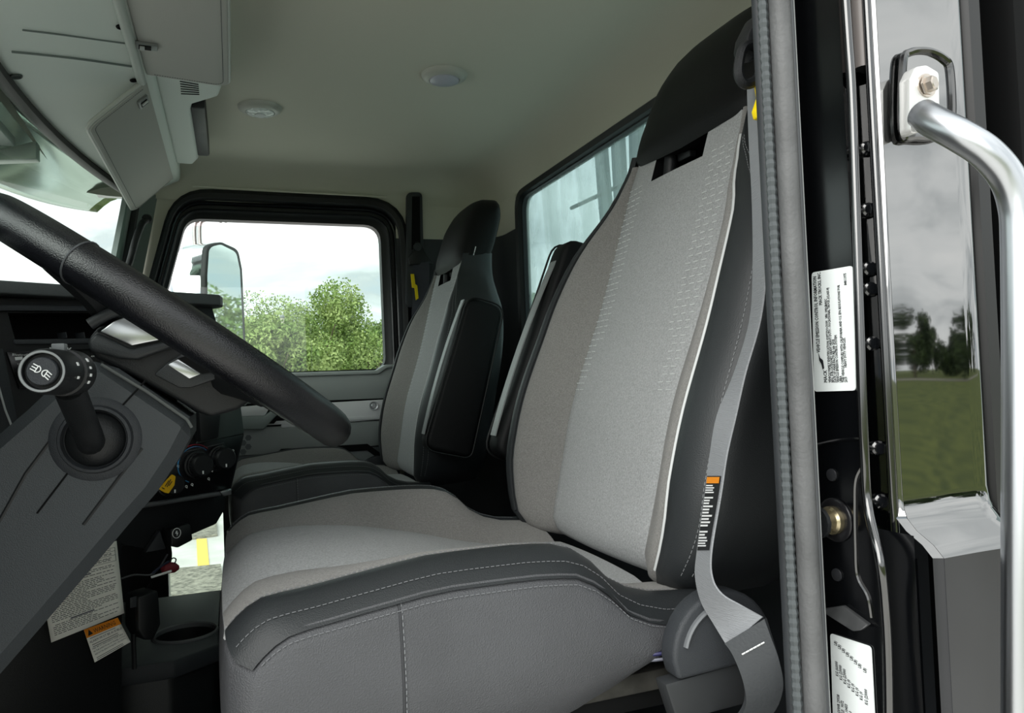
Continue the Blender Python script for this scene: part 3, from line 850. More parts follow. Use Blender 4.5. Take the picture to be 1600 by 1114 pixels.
    # seam up the side of the headrest
    for s in (-1, 1):
        MB().tube([rows[k][(4 if s > 0 else 28)]+V((-.0002, s*.0002, 0)) for k in range(0, 14)], .0012, 6).build('seam', mat('seam_black', '#0a0b0c', .6), hr)
    pr_ = rows[6][28]
    # ---- cushion
    XA, XB = -.013, .405
    def zb_(x): return pchip([-.013, .01, .04, .10, .16, .22, .265, .292, .318, .36, .41], [.656, .658, .660, .668, .6745, .6740, .670, .655, .630, .616, .612], x)
    def zc_(x): return pchip([-.013, .02, .06, .12, .20, .28, .34, .41], [.646, .652, .655, .650, .634, .612, .602, .598], x)
    CI, CC, CH = .118, .205, .252
    def xfr(y):
        a = abs(y); r = .028
        return XA+(0 if a < CH-r else r-sqrt(max(0, r*r-(a-(CH-r))**2)))*.6+.008*(1-math.cos(a/CH*1.2))
    def ctop(x, y):
        a = abs(y)
        if a <= CI: z = zc_(x)+.004*(1-(a/CI)**2)
        elif a <= CC:
            u = (a-CI)/(CC-CI); z = zc_(x)+(zb_(x)-zc_(x))*sst(0, 1, u)+.004*sin(pi*u)
        else:
            u = (a-CC)/(CH-CC); z = zb_(x)+.004*sin(pi*min(1, u*1.2))*(1 if u < .83 else 0)-.017*u*u
        d = x-xfr(y)
        if d < .036: z -= .020*((.036-d)/.036)**2.0
        return z
    us = [0, .008, .02, .04, .065, .10, .15, .20, .26, .32, .38, .44, .50, .56, .61, .65, .69, .73, .77, .82, .88, .94, 1.0]
    def crow(u, ysl):
        r = []
        for k, y in enumerate(ysl):
            x = xfr(y)+(XB-xfr(y))*u
            r.append(V((x, CY+y, ctop(x, y)-(.0022 if k in (0, len(ysl)-1) else 0))))
        return r
    def band(a, b, n): return [a+(b-a)*k/n for k in range(n+1)]
    MB().grid([crow(u, band(-CI, CI, 12)) for u in us]).build('cushion_insert', FLT, t, smooth=70)
    for s in (-1, 1):
        MB().grid([crow(u, band(s*CI, s*CC, 8)) for u in us]).build('cushion_slope', FMD, t, smooth=70)
        rr = [crow(u, band(s*CC, s*CH, 8)) for u in us]
        cb = MB().grid(rr).build('cushion_bolster', VDK, t, smooth=70)
        MB().stitches([r[1]+V((0, 0, .0008)) for r in rr[1:-1]], .0045, .0030, .00036).build('stitching', THR, cb, kind='stuff')
        MB().stitches([r[6]+V((0, s*.0006, .0008)) for r in rr[1:-1]], .0045, .0030, .00036).build('stitching', THR, cb, kind='stuff')
    # skirt: near side, front, far side
    per = [V((xfr(CH)+(XB-xfr(CH))*u, -CH)) for u in reversed(us)]+[V((xfr(y), y)) for y in band(-CH, CH, 40)[1:-1]]+[V((xfr(CH)+(XB-xfr(CH))*u, CH)) for u in us]
    rows = []
    for k, f in enumerate([0, .04, .10, .25, .5, .75, .92, 1.0]):
        r = []
        for p in per:
            zt_ = ctop(p.x, p.y)-.002; zb0 = .530+.05*sst(.22, .40, p.x)
            n = V((-1 if p.x < .02 and abs(p.y) < CH-.03 else (-.5 if p.x < .05 else 0), math.copysign(1, p.y) if abs(p.y) > CH-.07 else 0))
            bul = (.007*sin(pi*min(1, f*1.0)) - .004*(1 if k == 0 else 0) - .012*max(0, f-.8)/.2)
            wr_ = .0018*sin(p.x*120+f*9)*sst(.26, .31, p.x)*(1-sst(.37, .40, p.x)) if abs(p.y) > CH-.01 else 0
            q = V((p.x, CY+p.y, zt_+(zb0-zt_)*f))
            r.append(q+V((n.x*bul*.6, n.y*(bul+wr_), 0)))
        rows.append(r)
    sk_ = MB().grid(rows).build('cushion_skirt', VGR, t, smooth=70)
    MB().stitches([p+V((0, -.0012, -.0005)) for p in rows[1][1:22]], .0045, .0030, .00036).build('stitching', THR, sk_, kind='stuff')
    MB().tube([p+V((0, -.0006, .0018)) for p in rows[0][1:22]], .0016, 6).build('seam_welt', VGR, sk_)
    # vertical seam in the near side panel
    x = .116
    col = []
    for k in range(len(rows)):
        r = rows[k]; a = [(r[j], r[j+1]) for j in range(21) if (r[j].x-x)*(r[j+1].x-x) <= 0][0]
        tt = (x-a[0].x)/(a[1].x-a[0].x); col.append(a[0].lerp(a[1], tt))
    MB().tube([p+V((0, .0004, 0)) for p in col], .0013, 6).build('seam', mat('seam_grey', '#38393c', .6), sk_)
    MB().stitches([p+V((.002, -.0006, 0)) for p in col], .005, .003, .0006, up=(1, 0, 0)).build('stitching', THR, sk_, kind='stuff')
    # front edge piping between fabric and front skirt
    MB().tube([p+V((-.001, 0, .001)) for p in rows[0][24:62]], .0018, 6).build('front_piping', mat('front_piping_grey', '#a8a9a9', .6), sk_)
    # ---- base: rail, pan, suspension
    MB().box((.20, CY-.225, .547), (.40, .022, .018)).build('seat_rail', mat('worn_steel_rail', '#5b5a56', .4, metal=.7, var=.4, vscale=30), t, bevel=.002)
    MB().box((.20, CY+.225, .547), (.40, .022, .018)).build('seat_rail', MATS['worn_steel_rail'], t, bevel=.002)
    MB().box((.21, CY, .535), (.38, .46, .03)).build('seat_pan', BLKM, t, bevel=.004)
    MB().box((.20, CY, .27), (.30, .34, .52)).build('suspension_boot', BLK, t, bevel=.02)
    MB().box((.20, CY, .02), (.42, .40, .04)).build('floor_plate', BLKM, t, bevel=.005)
    # curled wires below the cushion rear
    MB().tube(catmull([V((.30, CY-.22, .575)), V((.32, CY-.250, .578)), V((.35, CY-.262, .582)), V((.39, CY-.25, .60))], 6), .0016, 6).build('wire', mat('blue_wire', '#2a2a55', .4), t)
    MB().tube(catmull([V((.30, CY-.22, .570)), V((.325, CY-.252, .573)), V((.355, CY-.262, .578)), V((.39, CY-.25, .598))], 6), .0014, 6).build('wire', mat('grey_wire', '#6a6c78', .4), t)
    return t
def recliner(t, s, oy):
    y0 = oy+s*.268; cx, cz, R = .382, .583, .050
    pts = [V((cx+R*cos(a), y0, cz+R*1.02*sin(a))) for a in [radians(180-d) for d in range(0, 181, 12)]]
    pts += [V((cx+R, y0, cz-.012)), V((cx-R+.004, y0, cz-.016))]
    rc = MB().prism(pts, (0, s*.022, 0)).build('recliner_cover', DGR, t, bevel=.004, seg=3)
    ar = [V((cx+.040*cos(a), y0+s*.0222, cz+.040*sin(a))) for a in [radians(d) for d in range(85, 171, 8)]]
    MB().tube(ar, .0035, 8, flat=.6).build('cover_groove', mat('groove_grey', '#6a6d70', .45), rc)
    MB().lathe([(.0085, 0), (.0085, .0012), (.0001, .0012)], V((cx+.014, y0+s*.0222, cz+.003)), (0, s, 0), 18).build('bolt_hole', BLKM, rc)
    MB().prism([V((x, y0, z)) for x, z in ((.325, .565), (.43, .572), (.43, .535), (.335, .532))], (0, s*.018, 0)).build('bracket', mat('bracket_grey', '#2d2f31', .5), t, bevel=.003)
def armrest(t, s, oy):
    """folded-up armrest beside the backrest, s = side of the seat"""
    ca = V((.485, oy+s*.302, .845)); ax = V((.325, 0, 1)).normalized(); fw = V((1, 0, -.325)).normalized(); sd = V((0, 1, 0))
    R = Matrix((fw, sd, ax)).transposed()
    pts = roundpoly([(-.058, -.172), (.050, -.172), (.056, .165+(.035 if s > 0 else 0)), (-.030, .168+(.035 if s > 0 else 0))], [.028, .02, .03, .03], 5)
    mb = MB().prism([ca+fw*p.x+ax*p.y-sd*.026 for p in pts], sd*.052)
    ar = mb.build('armrest', VBLK, t, bevel=.010, seg=3)
    e = [ca+fw*(p.x-.001)+ax*p.y+sd*(s*.027) for p in pts]
    MB().tube(e+[e[0]], .0018, 6).build('welt', mat('seam_black', '#0a0b0c'), ar)
    fr_ = [ca+fw*(-.0585+.028*((k/10))**2*.9)+ax*(-.14+.30*k/10) for k in range(11)]
    MB().ribbon(fr_, [sd*.011]*11, .002).build('lit_front_strip', mat('armrest_pale_vinyl', '#8d9191', .4), ar)  # light caught by the black armrest's front edge, painted as a pale strip
    MB().lathe([(.02, -.03), (.02, .03)], ca-ax*.15+fw*.02-sd*s*.01, (0, 1, 0), 16).build('pivot', BLK, ar)

s1 = seat()
s2 = copy_tree(s1)
s1['label'] = 'near driver seat with light grey fabric centre and tall black headrest'
s2['label'] = 'far passenger seat by the window with small black headrest and raised armrest'
s2.location = V((.205, 1.87, -.020)); 
armrest(s1, 1, CY); recliner(s1, -1, CY)
ORG[s2.name] = V((.205, 1.87, 0))
armrest(s2, -1, 1.87); recliner(s2, 1, 1.87)
# the far backrest stands a little more upright
pv = V((.20, 0, .61)); RT = Matrix.Translation(pv) @ Matrix.Rotation(radians(-3.6), 4, 'Y') @ Matrix.Translation(-pv)
for ch in [x for x in bpy.data.objects if x.parent == s2]:
    if ch.name.split('.')[0] in ('back_insert', 'bolster_slope', 'back_bolster', 'back_shell', 'headrest', 'armrest'):
        ch.matrix_basis = RT @ ch.matrix_basis
# maker's tag stitched to the passenger headrest
tg = onY(748, 430, 1.733)
MB().box((.562, 1.7315, 1.150), (.002, .001, .022), Matrix.Rotation(.30, 3, 'Y')).build('maker_tag', PRT, s2)

# =================================================================== seat belts
b1 = thing('seat_belt', 'grey driver seat belt running down beside the near seat, with warning tag', 'seat belt', (.42, .53, .53), 'seat belts')
LE = [(1168, 130), (1171, 220), (1176, 320), (1177, 420), (1172, 500), (1148, 582), (1121, 649), (1110, 710), (1102, 770), (1090, 860), (1087, 900), (1096, 940), (1116, 975), (1137, 1010)]
RE = [(1190, 130), (1194, 220), (1198, 320), (1197, 420), (1188, 500), (1165, 582), (1150, 649), (1136, 710), (1127, 770), (1112, 860), (1113, 902), (1128, 928), (1158, 946), (1192, 964)]
nL = len(LE)
yL = [.528, .532, .536, .54, .544, .547, .548, .548, .548, .547, .546, .540, .527, .508]
yR = [.490, .493, .497, .501, .505, .508, .510, .510, .511, .512, .510, .502, .492, .482]
LP = catmull([onY(u, v, y) for (u, v), y in zip(LE, yL)], 5); RP = catmull([onY(u, v, y) for (u, v), y in zip(RE, yR)], 5)
cs2 = [(a+b)/2 for a, b in zip(LP, RP)]; ws2 = [(b-a)/2 for a, b in zip(LP, RP)]
wb = MB().ribbon(cs2, ws2, .0014).build('webbing', WEB, b1, smooth=60)
for f in (-.7, -.25, .25, .7):
    MB().tube([c+w*f+(V((0, 0, 0))-ws2[k].cross(V((0, 0, 1))).normalized()*.0007) for k, (c, w) in enumerate(zip(cs2[3:62], ws2[3:62]))], .0006, 5).build('woven_rib', mat('rib_thread', '#a5a8ac', .8), wb)
# warning tag on the webbing
i0, i1 = 34, 41
def wn(k):
    t = (cs2[k+1]-cs2[k-1]).normalized(); n = t.cross(ws2[k]).normalized()
    return n if n.dot(CAM-cs2[k]) > 0 else -n
def bpt(f, a, d):   # f index float along belt, a across -1..1
    k = int(f); u = f-k
    return cs2[k].lerp(cs2[k+1], u)+ws2[k].lerp(ws2[k+1], u)*a+wn(k)*d
T0, T1 = 38.0, 45.0
fs = [T0+(T1-T0)*k/12 for k in range(13)]
tgp = MB().grid([[bpt(f, a, .0012) for a in (-.86, -.3, .3, .86)] for f in fs]).build('warning_tag', mat('tag_black', '#1c1d1f', .6), b1)
MB().grid([[bpt(f, a, .0017) for a in (-.78, 0, .78)] for f in (T0+.15, T0+.55, T0+.95)]).build('orange_field', ORA, tgp)
mb = MB(); rnd = random.Random(3)
f = T0+1.15; k = 0
while f < T1-.3:
    if k in (4, 14): f += .25
    ln = rnd.uniform(.7, 1.35)
    mb.add([bpt(f, -.74, .0018), bpt(f, -.74+ln, .0018), bpt(f+.14, -.74+ln, .0018), bpt(f+.14, -.74, .0018)], [(0, 1, 2, 3)])
    f += .255; k += 1
mb.build('printed_lines', PRT, tgp, smooth=0, norm=False)
# D-ring and yellow clip by the pillar
dr = onY(1176, 80, .50)
MB().tube(catmull([onY(u, v, .497) for u, v in ((1176, 70), (1160, 78), (1154, 115), (1166, 132), (1186, 118), (1190, 78))], 5, True), .0042, 8, closed=True).build('guide_loop', BLK, b1)
MB().prism([onY(u, v, .50) for u, v in ((1170, 50), (1186, 18), (1200, 20), (1200, 82), (1182, 88), (1166, 74))], (0, .02, 0)).build('guide_cover', BLK, b1, bevel=.004)
MB().prism([onY(u, v, .492) for u, v in ((1183, 120), (1191, 118), (1196, 150), (1196, 186), (1184, 184), (1181, 172), (1188, 150))], (0, .006, 0)).build('comfort_clip', YEL, b1, bevel=.001)
# buckle sleeve loop at the lower anchor
SLE = [(1134, 1004, .506), (1146, 1022, .500), (1160, 1060, .496), (1164, 1098, .502), (1146, 1124, .522), (1112, 1120, .548), (1090, 1098, .560)]
SRE = [(1196, 966, .480), (1204, 990, .478), (1217, 1030, .478), (1222, 1072, .484), (1206, 1112, .498), (1168, 1140, .520), (1130, 1140, .540)]
A_, B_ = catmull([onY(*p) for p in SLE], 5), catmull([onY(*p) for p in SRE], 5)
MB().ribbon([(p+q_)/2 for p, q_ in zip(A_, B_)], [(q_-p)/2 for p, q_ in zip(A_, B_)], .005).build('anchor_sleeve', mat('sleeve_grey', '#3f4245', .55, bump=.2, bscale=400), b1, smooth=60)
sv = [A_[6].lerp(B_[6], f)+(CAM-A_[6]).normalized()*.0035 for f in (.18, .4, .6, .82)]
MB().stitches(sv, .0035, .003, .0006).build('stitching', PRT, b1, kind='stuff')

b2 = thing('seat_belt', 'dark passenger seat belt hanging from the far door pillar', 'seat belt', (.52, 2.17, .6), 'seat belts')
yb = 2.175
tr = roundpoly([(636, 300), (660, 300), (664, 480), (634, 480)], 8, 4)
trk = MB().prism([onY(p.x, p.y, yb) for p in tr], (0, .02, 0)).build('adjuster_track', DGR, b2, bevel=.003)
MB().prism([onY(p[0], p[1], yb-.001) for p in ((644, 307), (656, 307), (657, 390), (643, 390))], (0, .004, 0)).build('track_slot', BLKM, trk)
MB().prism([onY(u, v, yb-.012) for u, v in ((650, 376), (658, 380), (668, 400), (678, 412), (640, 414), (638, 402), (646, 392))], (0, .012, 0)).build('guide_loop', BLK, b2, bevel=.003)
MB().lathe([(.012, 0), (.012, .006), (.0001, .008)], onY(652, 386, yb-.010), (0, -1, 0), 14).build('guide_bolt', DGR, b2)
MB().prism([onY(u, v, yb-.014) for u, v in ((642, 428), (647, 428), (649, 444), (652, 446), (654, 466), (650, 469), (648, 450), (644, 449))], (0, .004, 0)).build('comfort_clip', YEL, b2)
cs = [onY(658, 410, yb-.012), onY(657, 480, yb-.014), onY(650, 560, yb-.02), onY(640, 700, yb-.02)]
MB().ribbon(catmull(cs, 5), [V((.022, -.012, 0))]*16, .0014).build('webbing', WEBD, b2)
# =================================================================== steering wheel
WC = V((-.0495, .860, .8823)); TL = radians(35.9); WRAD = .1896
E1, E2, EN = V((cos(TL), 0, -sin(TL))), V((0, -1, 0)), V((sin(TL), 0, cos(TL)))
def wpt(a, r=WRAD, h=0): return WC+E1*(r*cos(a))+E2*(r*sin(a))+EN*h
sw = thing('steering_wheel', 'large black leather steering wheel seen from the side', 'steering wheel', WC)
MB().tube([wpt(2*pi*k/96) for k in range(96)], .0190, 18, closed=True).build('rim', LEA, sw, smooth=80)
for a in (113, 248):
    aa = radians(a)
    c = wpt(aa); tdir = (wpt(aa+.01)-wpt(aa-.01)).normalized(); x, y, _ = frame(tdir)
    MB().tube([c+x*(.0190*cos(2*pi*k/28))+y*(.0190*sin(2*pi*k/28)) for k in range(28)], .0009, 6, closed=True).build('leather_seam', mat('seam_gloss', '#4a4d50', .35), sw)
# hub and spokes
HY = .765
def hx(l, y): return [onY(u, v, y) for u, v in l]
hb = MB().prism(hx(((138, 546), (136, 530), (152, 512), (190, 494), (240, 500), (330, 556), (402, 598), (396, 622), (372, 640), (330, 652), (312, 645), (210, 588), (150, 560)), HY), (0, .13, 0)).build('hub', BLK, sw, bevel=.006, seg=3)
MB().tube(catmull(hx(((140, 507), (152, 500), (172, 490), (200, 484), (232, 488)), HY-.004), 6), .0052, 10).build('horn_pad_edge', VDK, hb)
MB().prism(hx(((136, 534), (150, 519), (205, 545), (268, 530), (276, 540), (215, 562), (186, 560), (140, 548)), HY-.008), (0, .02, 0)).build('horn_pad', VDK, hb, bevel=.004, seg=3)
MB().prism(hx(((156, 518), (177, 502), (208, 491), (248, 511), (270, 527), (206, 540)), HY-.009), (0, .012, 0)).build('silver_insert', SIL, hb, bevel=.0015)
MB().prism(hx(((240, 585), (262, 566), (285, 552), (345, 585), (340, 592), (298, 606), (280, 606)), HY-.006), (0, .01, 0)).build('switch_bezel', VDK, hb, bevel=.002)
MB().prism(hx(((261, 570), (278, 561), (314, 584), (296, 592)), HY-.009), (0, .01, 0)).build('silver_insert', SIL, hb, bevel=.001)
MB().prism(hx(((278, 560), (300, 553), (345, 580), (316, 584)), HY-.0075), (0, .006, 0)).build('switch_recess', BLKM, hb)
for a in (55, 125, 235, 305):
    aa = radians(a)
    p0, p1 = wpt(aa, .06, -.03), wpt(aa, WRAD-.012, -.004)
    MB().tube(catmull([p0, p0.lerp(p1, .5)+EN*.004, p1], 6), [.012]*13, 10, flat=1.5).build('spoke', BLK, sw)
MB().lathe([(.035, 0), (.04, -.03), (.045, -.06), (.02, -.07)], WC-EN*.03, EN, 24).build('hub_collar', BLKM, sw)

# =================================================================== steering column shroud with stalk
SY = .752
cl = thing('steering_column', 'charcoal plastic steering column shroud with multifunction stalk', 'steering column', onY(60, 950, .82))
out = ((-30, 700), (40, 640), (118, 566), (165, 563), (296, 652), (305, 668), (280, 716), (243, 772), (205, 815), (147, 884), (60, 985), (-30, 1088), (-120, 1180), (-220, 1060))
body = MB().prism(hx(out, SY), (0, .155, 0)).build('shroud', mat('shroud_charcoal', '#3e4245', .45, bump=.35, bscale=1200), cl, bevel=.016, seg=1, smooth=15)
MB().tube(hx(((158, 569), (230, 612), (292, 655), (300, 668)), SY-.001), .0015, 8).build('shroud_edge', mat('edge_grey', '#5d6160', .4), body)
MB().tube([p+V((0, -.0002, 0)) for p in hx(((228, 594), (176, 650)), SY)], .0009, 6).build('split_line', BLKM, body)
MB().tube([p+V((0, -.0002, 0)) for p in hx(((122, 718), (58, 802)), SY)], .0009, 6).build('split_line', BLKM, body)
MB().tube([p+V((0, .0034, 0)) for p in hx(((85, 680), (40, 740), (-10, 830)), SY)], .004, 8).build('moulded_groove', BLK, body)
MB().tube([p+V((0, .0034, 0)) for p in hx(((222, 700), (190, 740), (130, 820)), SY)], .004, 8).build('moulded_groove', BLK, body)
bc = onY(150, 686, SY)
MB().lathe([(.0375, .0), (.036, .002), (.030, .0035), (.0285, .009), (.0262, .010), (.0245, .003)], bc+V((0, .001, 0)), (0, -1, 0), 40).build('stalk_collar', DGR, body)
MB().lathe([(.0245, .001), (.023, .005), (.018, .010), (.012, .013), (.0001, .015)], bc, (0, -1, 0), 36).build('stalk_boot', BLK, body)
k0, k1 = onY(112, 583, .672), onY(63, 580, .606)
st = MB().tube(catmull([onY(142, 692, SY-.004), onY(140, 684, SY-.024), onY(126, 650, .705), onY(108, 606, .668)], 6), .0112, 14).build('stalk', BLK, cl)
ax = (k1-k0).normalized(); ln = (k1-k0).length
kn = MB().lathe([(.0001, -.004), (.0155, -.004), (.0178, .0), (.0178, ln*.35), (.0160, ln*.36), (.0160, ln*.42), (.0168, ln*.43), (.0166, ln*.80), (.0160, ln*.90), (.0150, ln*.96), (.0128, ln*.95), (.0124, ln*.88), (.0102, ln*.88)], k0, ax, 36).build('stalk_knob', BLK, cl)
MB().lathe([(.0100, -.006), (.0100, .0), (.0094, .0010), (.0001, .0010)], k0+ax*(ln*.95), ax, 32).build('end_button', DGR, kn)
MB().lathe([(.0150, .0004), (.0145, .0014), (.0132, .0012), (.0129, 0)], k0+ax*(ln*.945), ax, 36, caps=False).build('button_ring', mat('ring_grey', '#8b8f90', .3), kn)
fx, fy, fa = frame(ax)
if fx.dot(RC) < 0: fx, fy = -fx, -fy
th = radians(-33); sx_, sy_ = fx*cos(th)+fy*sin(th), fy*cos(th)-fx*sin(th)
fo = k0+ax*(ln*.95+.0016)
mb = MB()
def sym(l): mb.tube([fo+sx_*(x*.001)+sy_*(y*.001) for x, y in l], .00042, 5)
for m in (-1, 1):
    sym([(m*3.4, 2.4), (m*3.4, -2.4)])
    sym([(m*3.4+m*-2.6*sin(radians(d)), 2.4*cos(radians(d))) for d in range(0, 181, 20)])
    for h in (2.0, 0, -2.0): sym([(m*3.8, h), (m*7.0, h-(0 if m < 0 else .8))])
mb.build('headlamp_symbol', PRT, kn)
mb = MB()
for f, d, w in ((.62, 18, 1.6), (.62, -16, 1.2), (.24, 30, 1.8), (.24, 10, 1.2), (.24, -8, 1.4), (.24, -26, 1.4)):
    a = radians(d); rr = .0172 if f > .5 else .0182
    c = k0+ax*(ln*f)+(fx*cos(a)+fy*sin(a))*rr
    mb.box(c, (.0035, .0016*w, .0006), Matrix((ax, -fx*sin(a)+fy*cos(a), fx*cos(a)+fy*sin(a))).transposed())
mb.build('knob_marks', PRT, kn)
MB().box(k0+ax*(ln*.40)+fy*.0185, (.008, .009, .006), Matrix((ax, fx, fy)).transposed()).build('knob_lug', mat('lug_grey', '#6b6f70', .4), kn, bevel=.001)

# =================================================================== dashboard wing facing the driver
WA, WN = V((-.30, 1.19, 0)), V((.514, -.857, 0)).normalized()
def Wp(u, v, off=0.): return onP(u, v, WA+WN*off, WN)
da = thing('dashboard', 'black wrap-around dashboard with storage pocket, radio and heater knobs', 'dashboard', Wp(150, 830))
pocket = [(12, 489), (150, 489), (196, 492), (186, 529), (24, 531)]
hole_ = [Wp(u, v) for u, v in pocket]
o_ = [(-90, 462), (330, 476), (343, 520), (371, 590), (381, 680), (360, 768), (140, 803), (-90, 838)]
db = MB().plate([Wp(u, v) for u, v in o_], [hole_], -WN*.07).build('fascia', BLK, da)
MB().prism([Wp(u, v, -.069) for u, v in o_], -WN*.05).build('fascia_back', BLKM, da)
MB().prism([V(p) for p in ((-.46, 1.08, .958), (-.30, 1.155, .958), (-.012, 1.330, .958), (-.008, 1.362, .958), (-.05, 1.44, .958), (-.22, 1.80, .958), (-.28, 2.12, .958), (-.33, 2.14, .958), (-.41, 1.70, .958), (-.425, 1.35, .958), (-.43, 1.1, .958))], (0, 0, .018)).build('top_pad', mat('dash_top_grey', '#4a4e4f', .55, bump=.3, bscale=900), da, bevel=.005, seg=3)
for u0, u1 in ((-40, 20), (32, 62)):
    MB().prism([V((-.36, onZ(u, 442, .99).y*1.1, 0))+V((0, 0, .975)) for u in (u0, u1)]+[V((-.36, onZ(u1-6, 442, .99).y*1.1, .987)), V((-.36, onZ(u0+6, 442, .99).y*1.1, .987))], (-.02, 0, 0)).build('demister_vent', BLK, da)
MB().prism([V(p) for p in ((-.30, 1.46, .60), (-.10, 1.46, .60), (-.10, 1.46, .95), (-.30, 1.46, .95))], (-.05, .62, 0)).build('passenger_fascia', BLK, da, bevel=.01)
MB().prism([V(p) for p in ((-.41, .47, .60), (-.29, .47, .60), (-.29, 1.09, .60), (-.41, 1.06, .60))], (0, 0, .345)).build('driver_fascia', BLK, da, bevel=.01)
MB().prism([V(p) for p in ((-.40, .47, .95), (-.27, .47, .95), (-.27, .60, .95), (-.25, .70, .975), (-.25, .96, .975), (-.285, 1.09, .95), (-.41, 1.09, .95))], (0, 0, .018)).build('driver_top_pad', mat('dash_top_grey', '#4a4e4f'), da)
MB().prism([Wp(u, v, .0) for u, v in ((-90, 476), (200, 479), (206, 488), (-90, 486))], WN*.010).build('fascia_strip', DGR, da, bevel=.002)
MB().prism([Wp(u, v, -.02) for u, v in ((12, 532), (186, 529), (188, 538), (14, 540))], WN*.024).build('pocket_lip', DGR, da, bevel=.002)
for u in (89, 117):
    MB().prism([Wp(u, 521, -.03), Wp(u+1.4, 521, -.03), Wp(u+3, 530, -.03), Wp(u+1.6, 530, -.03)], WN*.03).build('pocket_divider', DGR, da)
MB().tube([Wp(150, 485, .011), Wp(155, 497, .011)], .0012, 6).build('trim_line', PIP, da)
ra = MB().prism([Wp(u, v, .0) for u, v in ((8, 550), (190, 543), (176, 600), (28, 608))], WN*.006).build('radio', mat('radio_black', '#090a0c', .2), da, bevel=.001)
RX = (Wp(100, 560)-Wp(60, 560)).normalized()
mb = MB().text('Bluetooth', .0050, Wp(19, 556, .0068), RX, (0, 0, 1))
mb.text('VOL  FM', .0035, Wp(118, 559, .0068), RX, (0, 0, 1)).text('AM', .0035, Wp(142, 558, .0068), RX, (0, 0, 1)).text('USB', .0035, Wp(27, 570, .0068), RX, (0, 0, 1))
mb.build('radio_lettering', PRT, ra, smooth=0, norm=False, kind='stuff')
MB().text('MACK', .0105, Wp(77, 551, .0068), RX, (0, 0, 1), bold=.0003).build('brand_lettering', PRT, ra, smooth=0, norm=False)
MB().prism([Wp(23, 558, .0062), Wp(35, 557, .0062), Wp(35, 562, .0062), Wp(24, 563, .0062)], WN*.0006).build('radio_key', PRT, ra)
MB().tube([Wp(116, 563, .008), Wp(138, 561, .008)], .0018, 6).build('radio_trim', mat('radio_trim_pale', '#b8bcbc', .3), ra)
MB().tube([Wp(-6, 590, .006), Wp(8, 640, .006), Wp(24, 680, .006)], .0014, 6).build('trim_line', PIP, da)
MB().prism([Wp(u, v, .0) for u, v in ((-90, 545), (4, 545), (32, 690), (-90, 700))], WN*.005).build('cluster_cheek', DGR, da, bevel=.002)
MB().prism([Wp(u, v, .0) for u, v in ((326, 652), (352, 600), (369, 590), (380, 677), (304, 694))], WN*.004).build('end_panel', mat('teal_grey_plastic', '#3d4745', .5, bump=.2, bscale=900), da, bevel=.002)
hv = MB().prism([Wp(u, v, .0) for u, v in ((150, 800), (235, 742), (302, 694), (378, 679), (358, 764))], WN*.003).build('heater_panel', mat('heater_black', '#0a0b0d', .3), da, bevel=.001)
MB().tube([Wp(u, v, .0035) for u, v in ((290, 706), (350, 692), (353, 706), (356, 722))], .0006, 5).build('panel_line', mat('panel_line_grey', '#5a5d60', .5), hv)
UPW = V((0, 0, 1))
def knob(u, v, r):
    c = Wp(u, v, .003)
    kb = MB().lathe([(r*1.15, 0), (r*1.12, .006), (r*1.0, .007), (r*1.0, .012), (r*.94, .013), (r*.92, .022), (r*.80, .025), (.0001, .025)], c, WN, 28).build('knob', BLK, hv)
    ex = WN.cross(UPW).normalized()
    MB().box(c+WN*.0255+ex*(r*.1)-UPW*(r*.55), (.002, .0012, .005), Matrix((ex, WN, UPW)).transposed()).build('pointer', PRT, kb)
    for q in range(14):
        a = 2*pi*q/14
        MB().tube([c+WN*.013+(ex*cos(a)+UPW*sin(a))*r*.95, c+WN*.021+(ex*cos(a)+UPW*sin(a))*r*.93], .0008, 4).build('grip_ridge', BLK, kb) if r > .017 else None
    return c
for u, v, r in ((306, 726), (342, 716), (277, 746)).__iter__() if False else ((306, 726, .0200), (342, 716, .0195), (262, 756, .0175)):
    kc = knob(u, v, r)
kc = Wp(305, 726, .0036); ex = WN.cross(UPW).normalized()
if ex.dot(RC) < 0: ex = -ex
def arc(a0, a1, r, m, name):
    MB().tube([kc+ex*(r*cos(radians(a)))+UPW*(r*sin(radians(a))) for a in range(a0, a1+1, 6)], .0019, 6, flat=.4).build(name, m, hv)
arc(120, 216, .0290, mat('blue_print', '#4aa3e0', .5), 'cold_arc'); arc(234, 246, .0290, MATS['blue_print'], 'cold_arc')
arc(48, 120, .0290, mat('blue_soft_print', '#6f9bd6', .5), 'mid_arc'); arc(48, 150, .0325, mat('red_print', '#b03040', .5), 'hot_arc')
mb = MB()
for u, v in ((334, 700), (326, 713), (331, 735), (326, 748), (291, 760), (278, 728), (300, 757), (364, 704)):
    c = Wp(u, v, .0042); mb.lathe([(.0021, 0), (.0021, .0004), (.0012, .0004), (.0012, 0)], c, WN, 8, caps=False); mb.box(c+ex*.0012-UPW*.002, (.0011, .0011, .0022))
mb.build('heater_icons', PRT, hv)
MB().tube([Wp(136, 803, .004), Wp(250, 786, .004), Wp(350, 770, .004)], .0040, 10).build('lower_rail', mat('rail_grey', '#55585a', .35), da)
MB().prism([Wp(u, v, .004) for u, v in ((340, 768), (357, 763), (358, 772), (346, 775))], WN*.008).build('rail_end', SIL, da, bevel=.001)
# coiled cable and bracket by the end panel
MB().tube([Wp(350+6*sin(k*.9)-k*.25, 596+k*1.4, .012+.004*cos(k*.9)) for k in range(34)], .0018, 6).build('coiled_cable', BLKM, da)
MB().prism([Wp(u, v, .006) for u, v in ((300, 630), (336, 640), (332, 684), (304, 690))], WN*.02).build('bracket', BLK, da, bevel=.003)

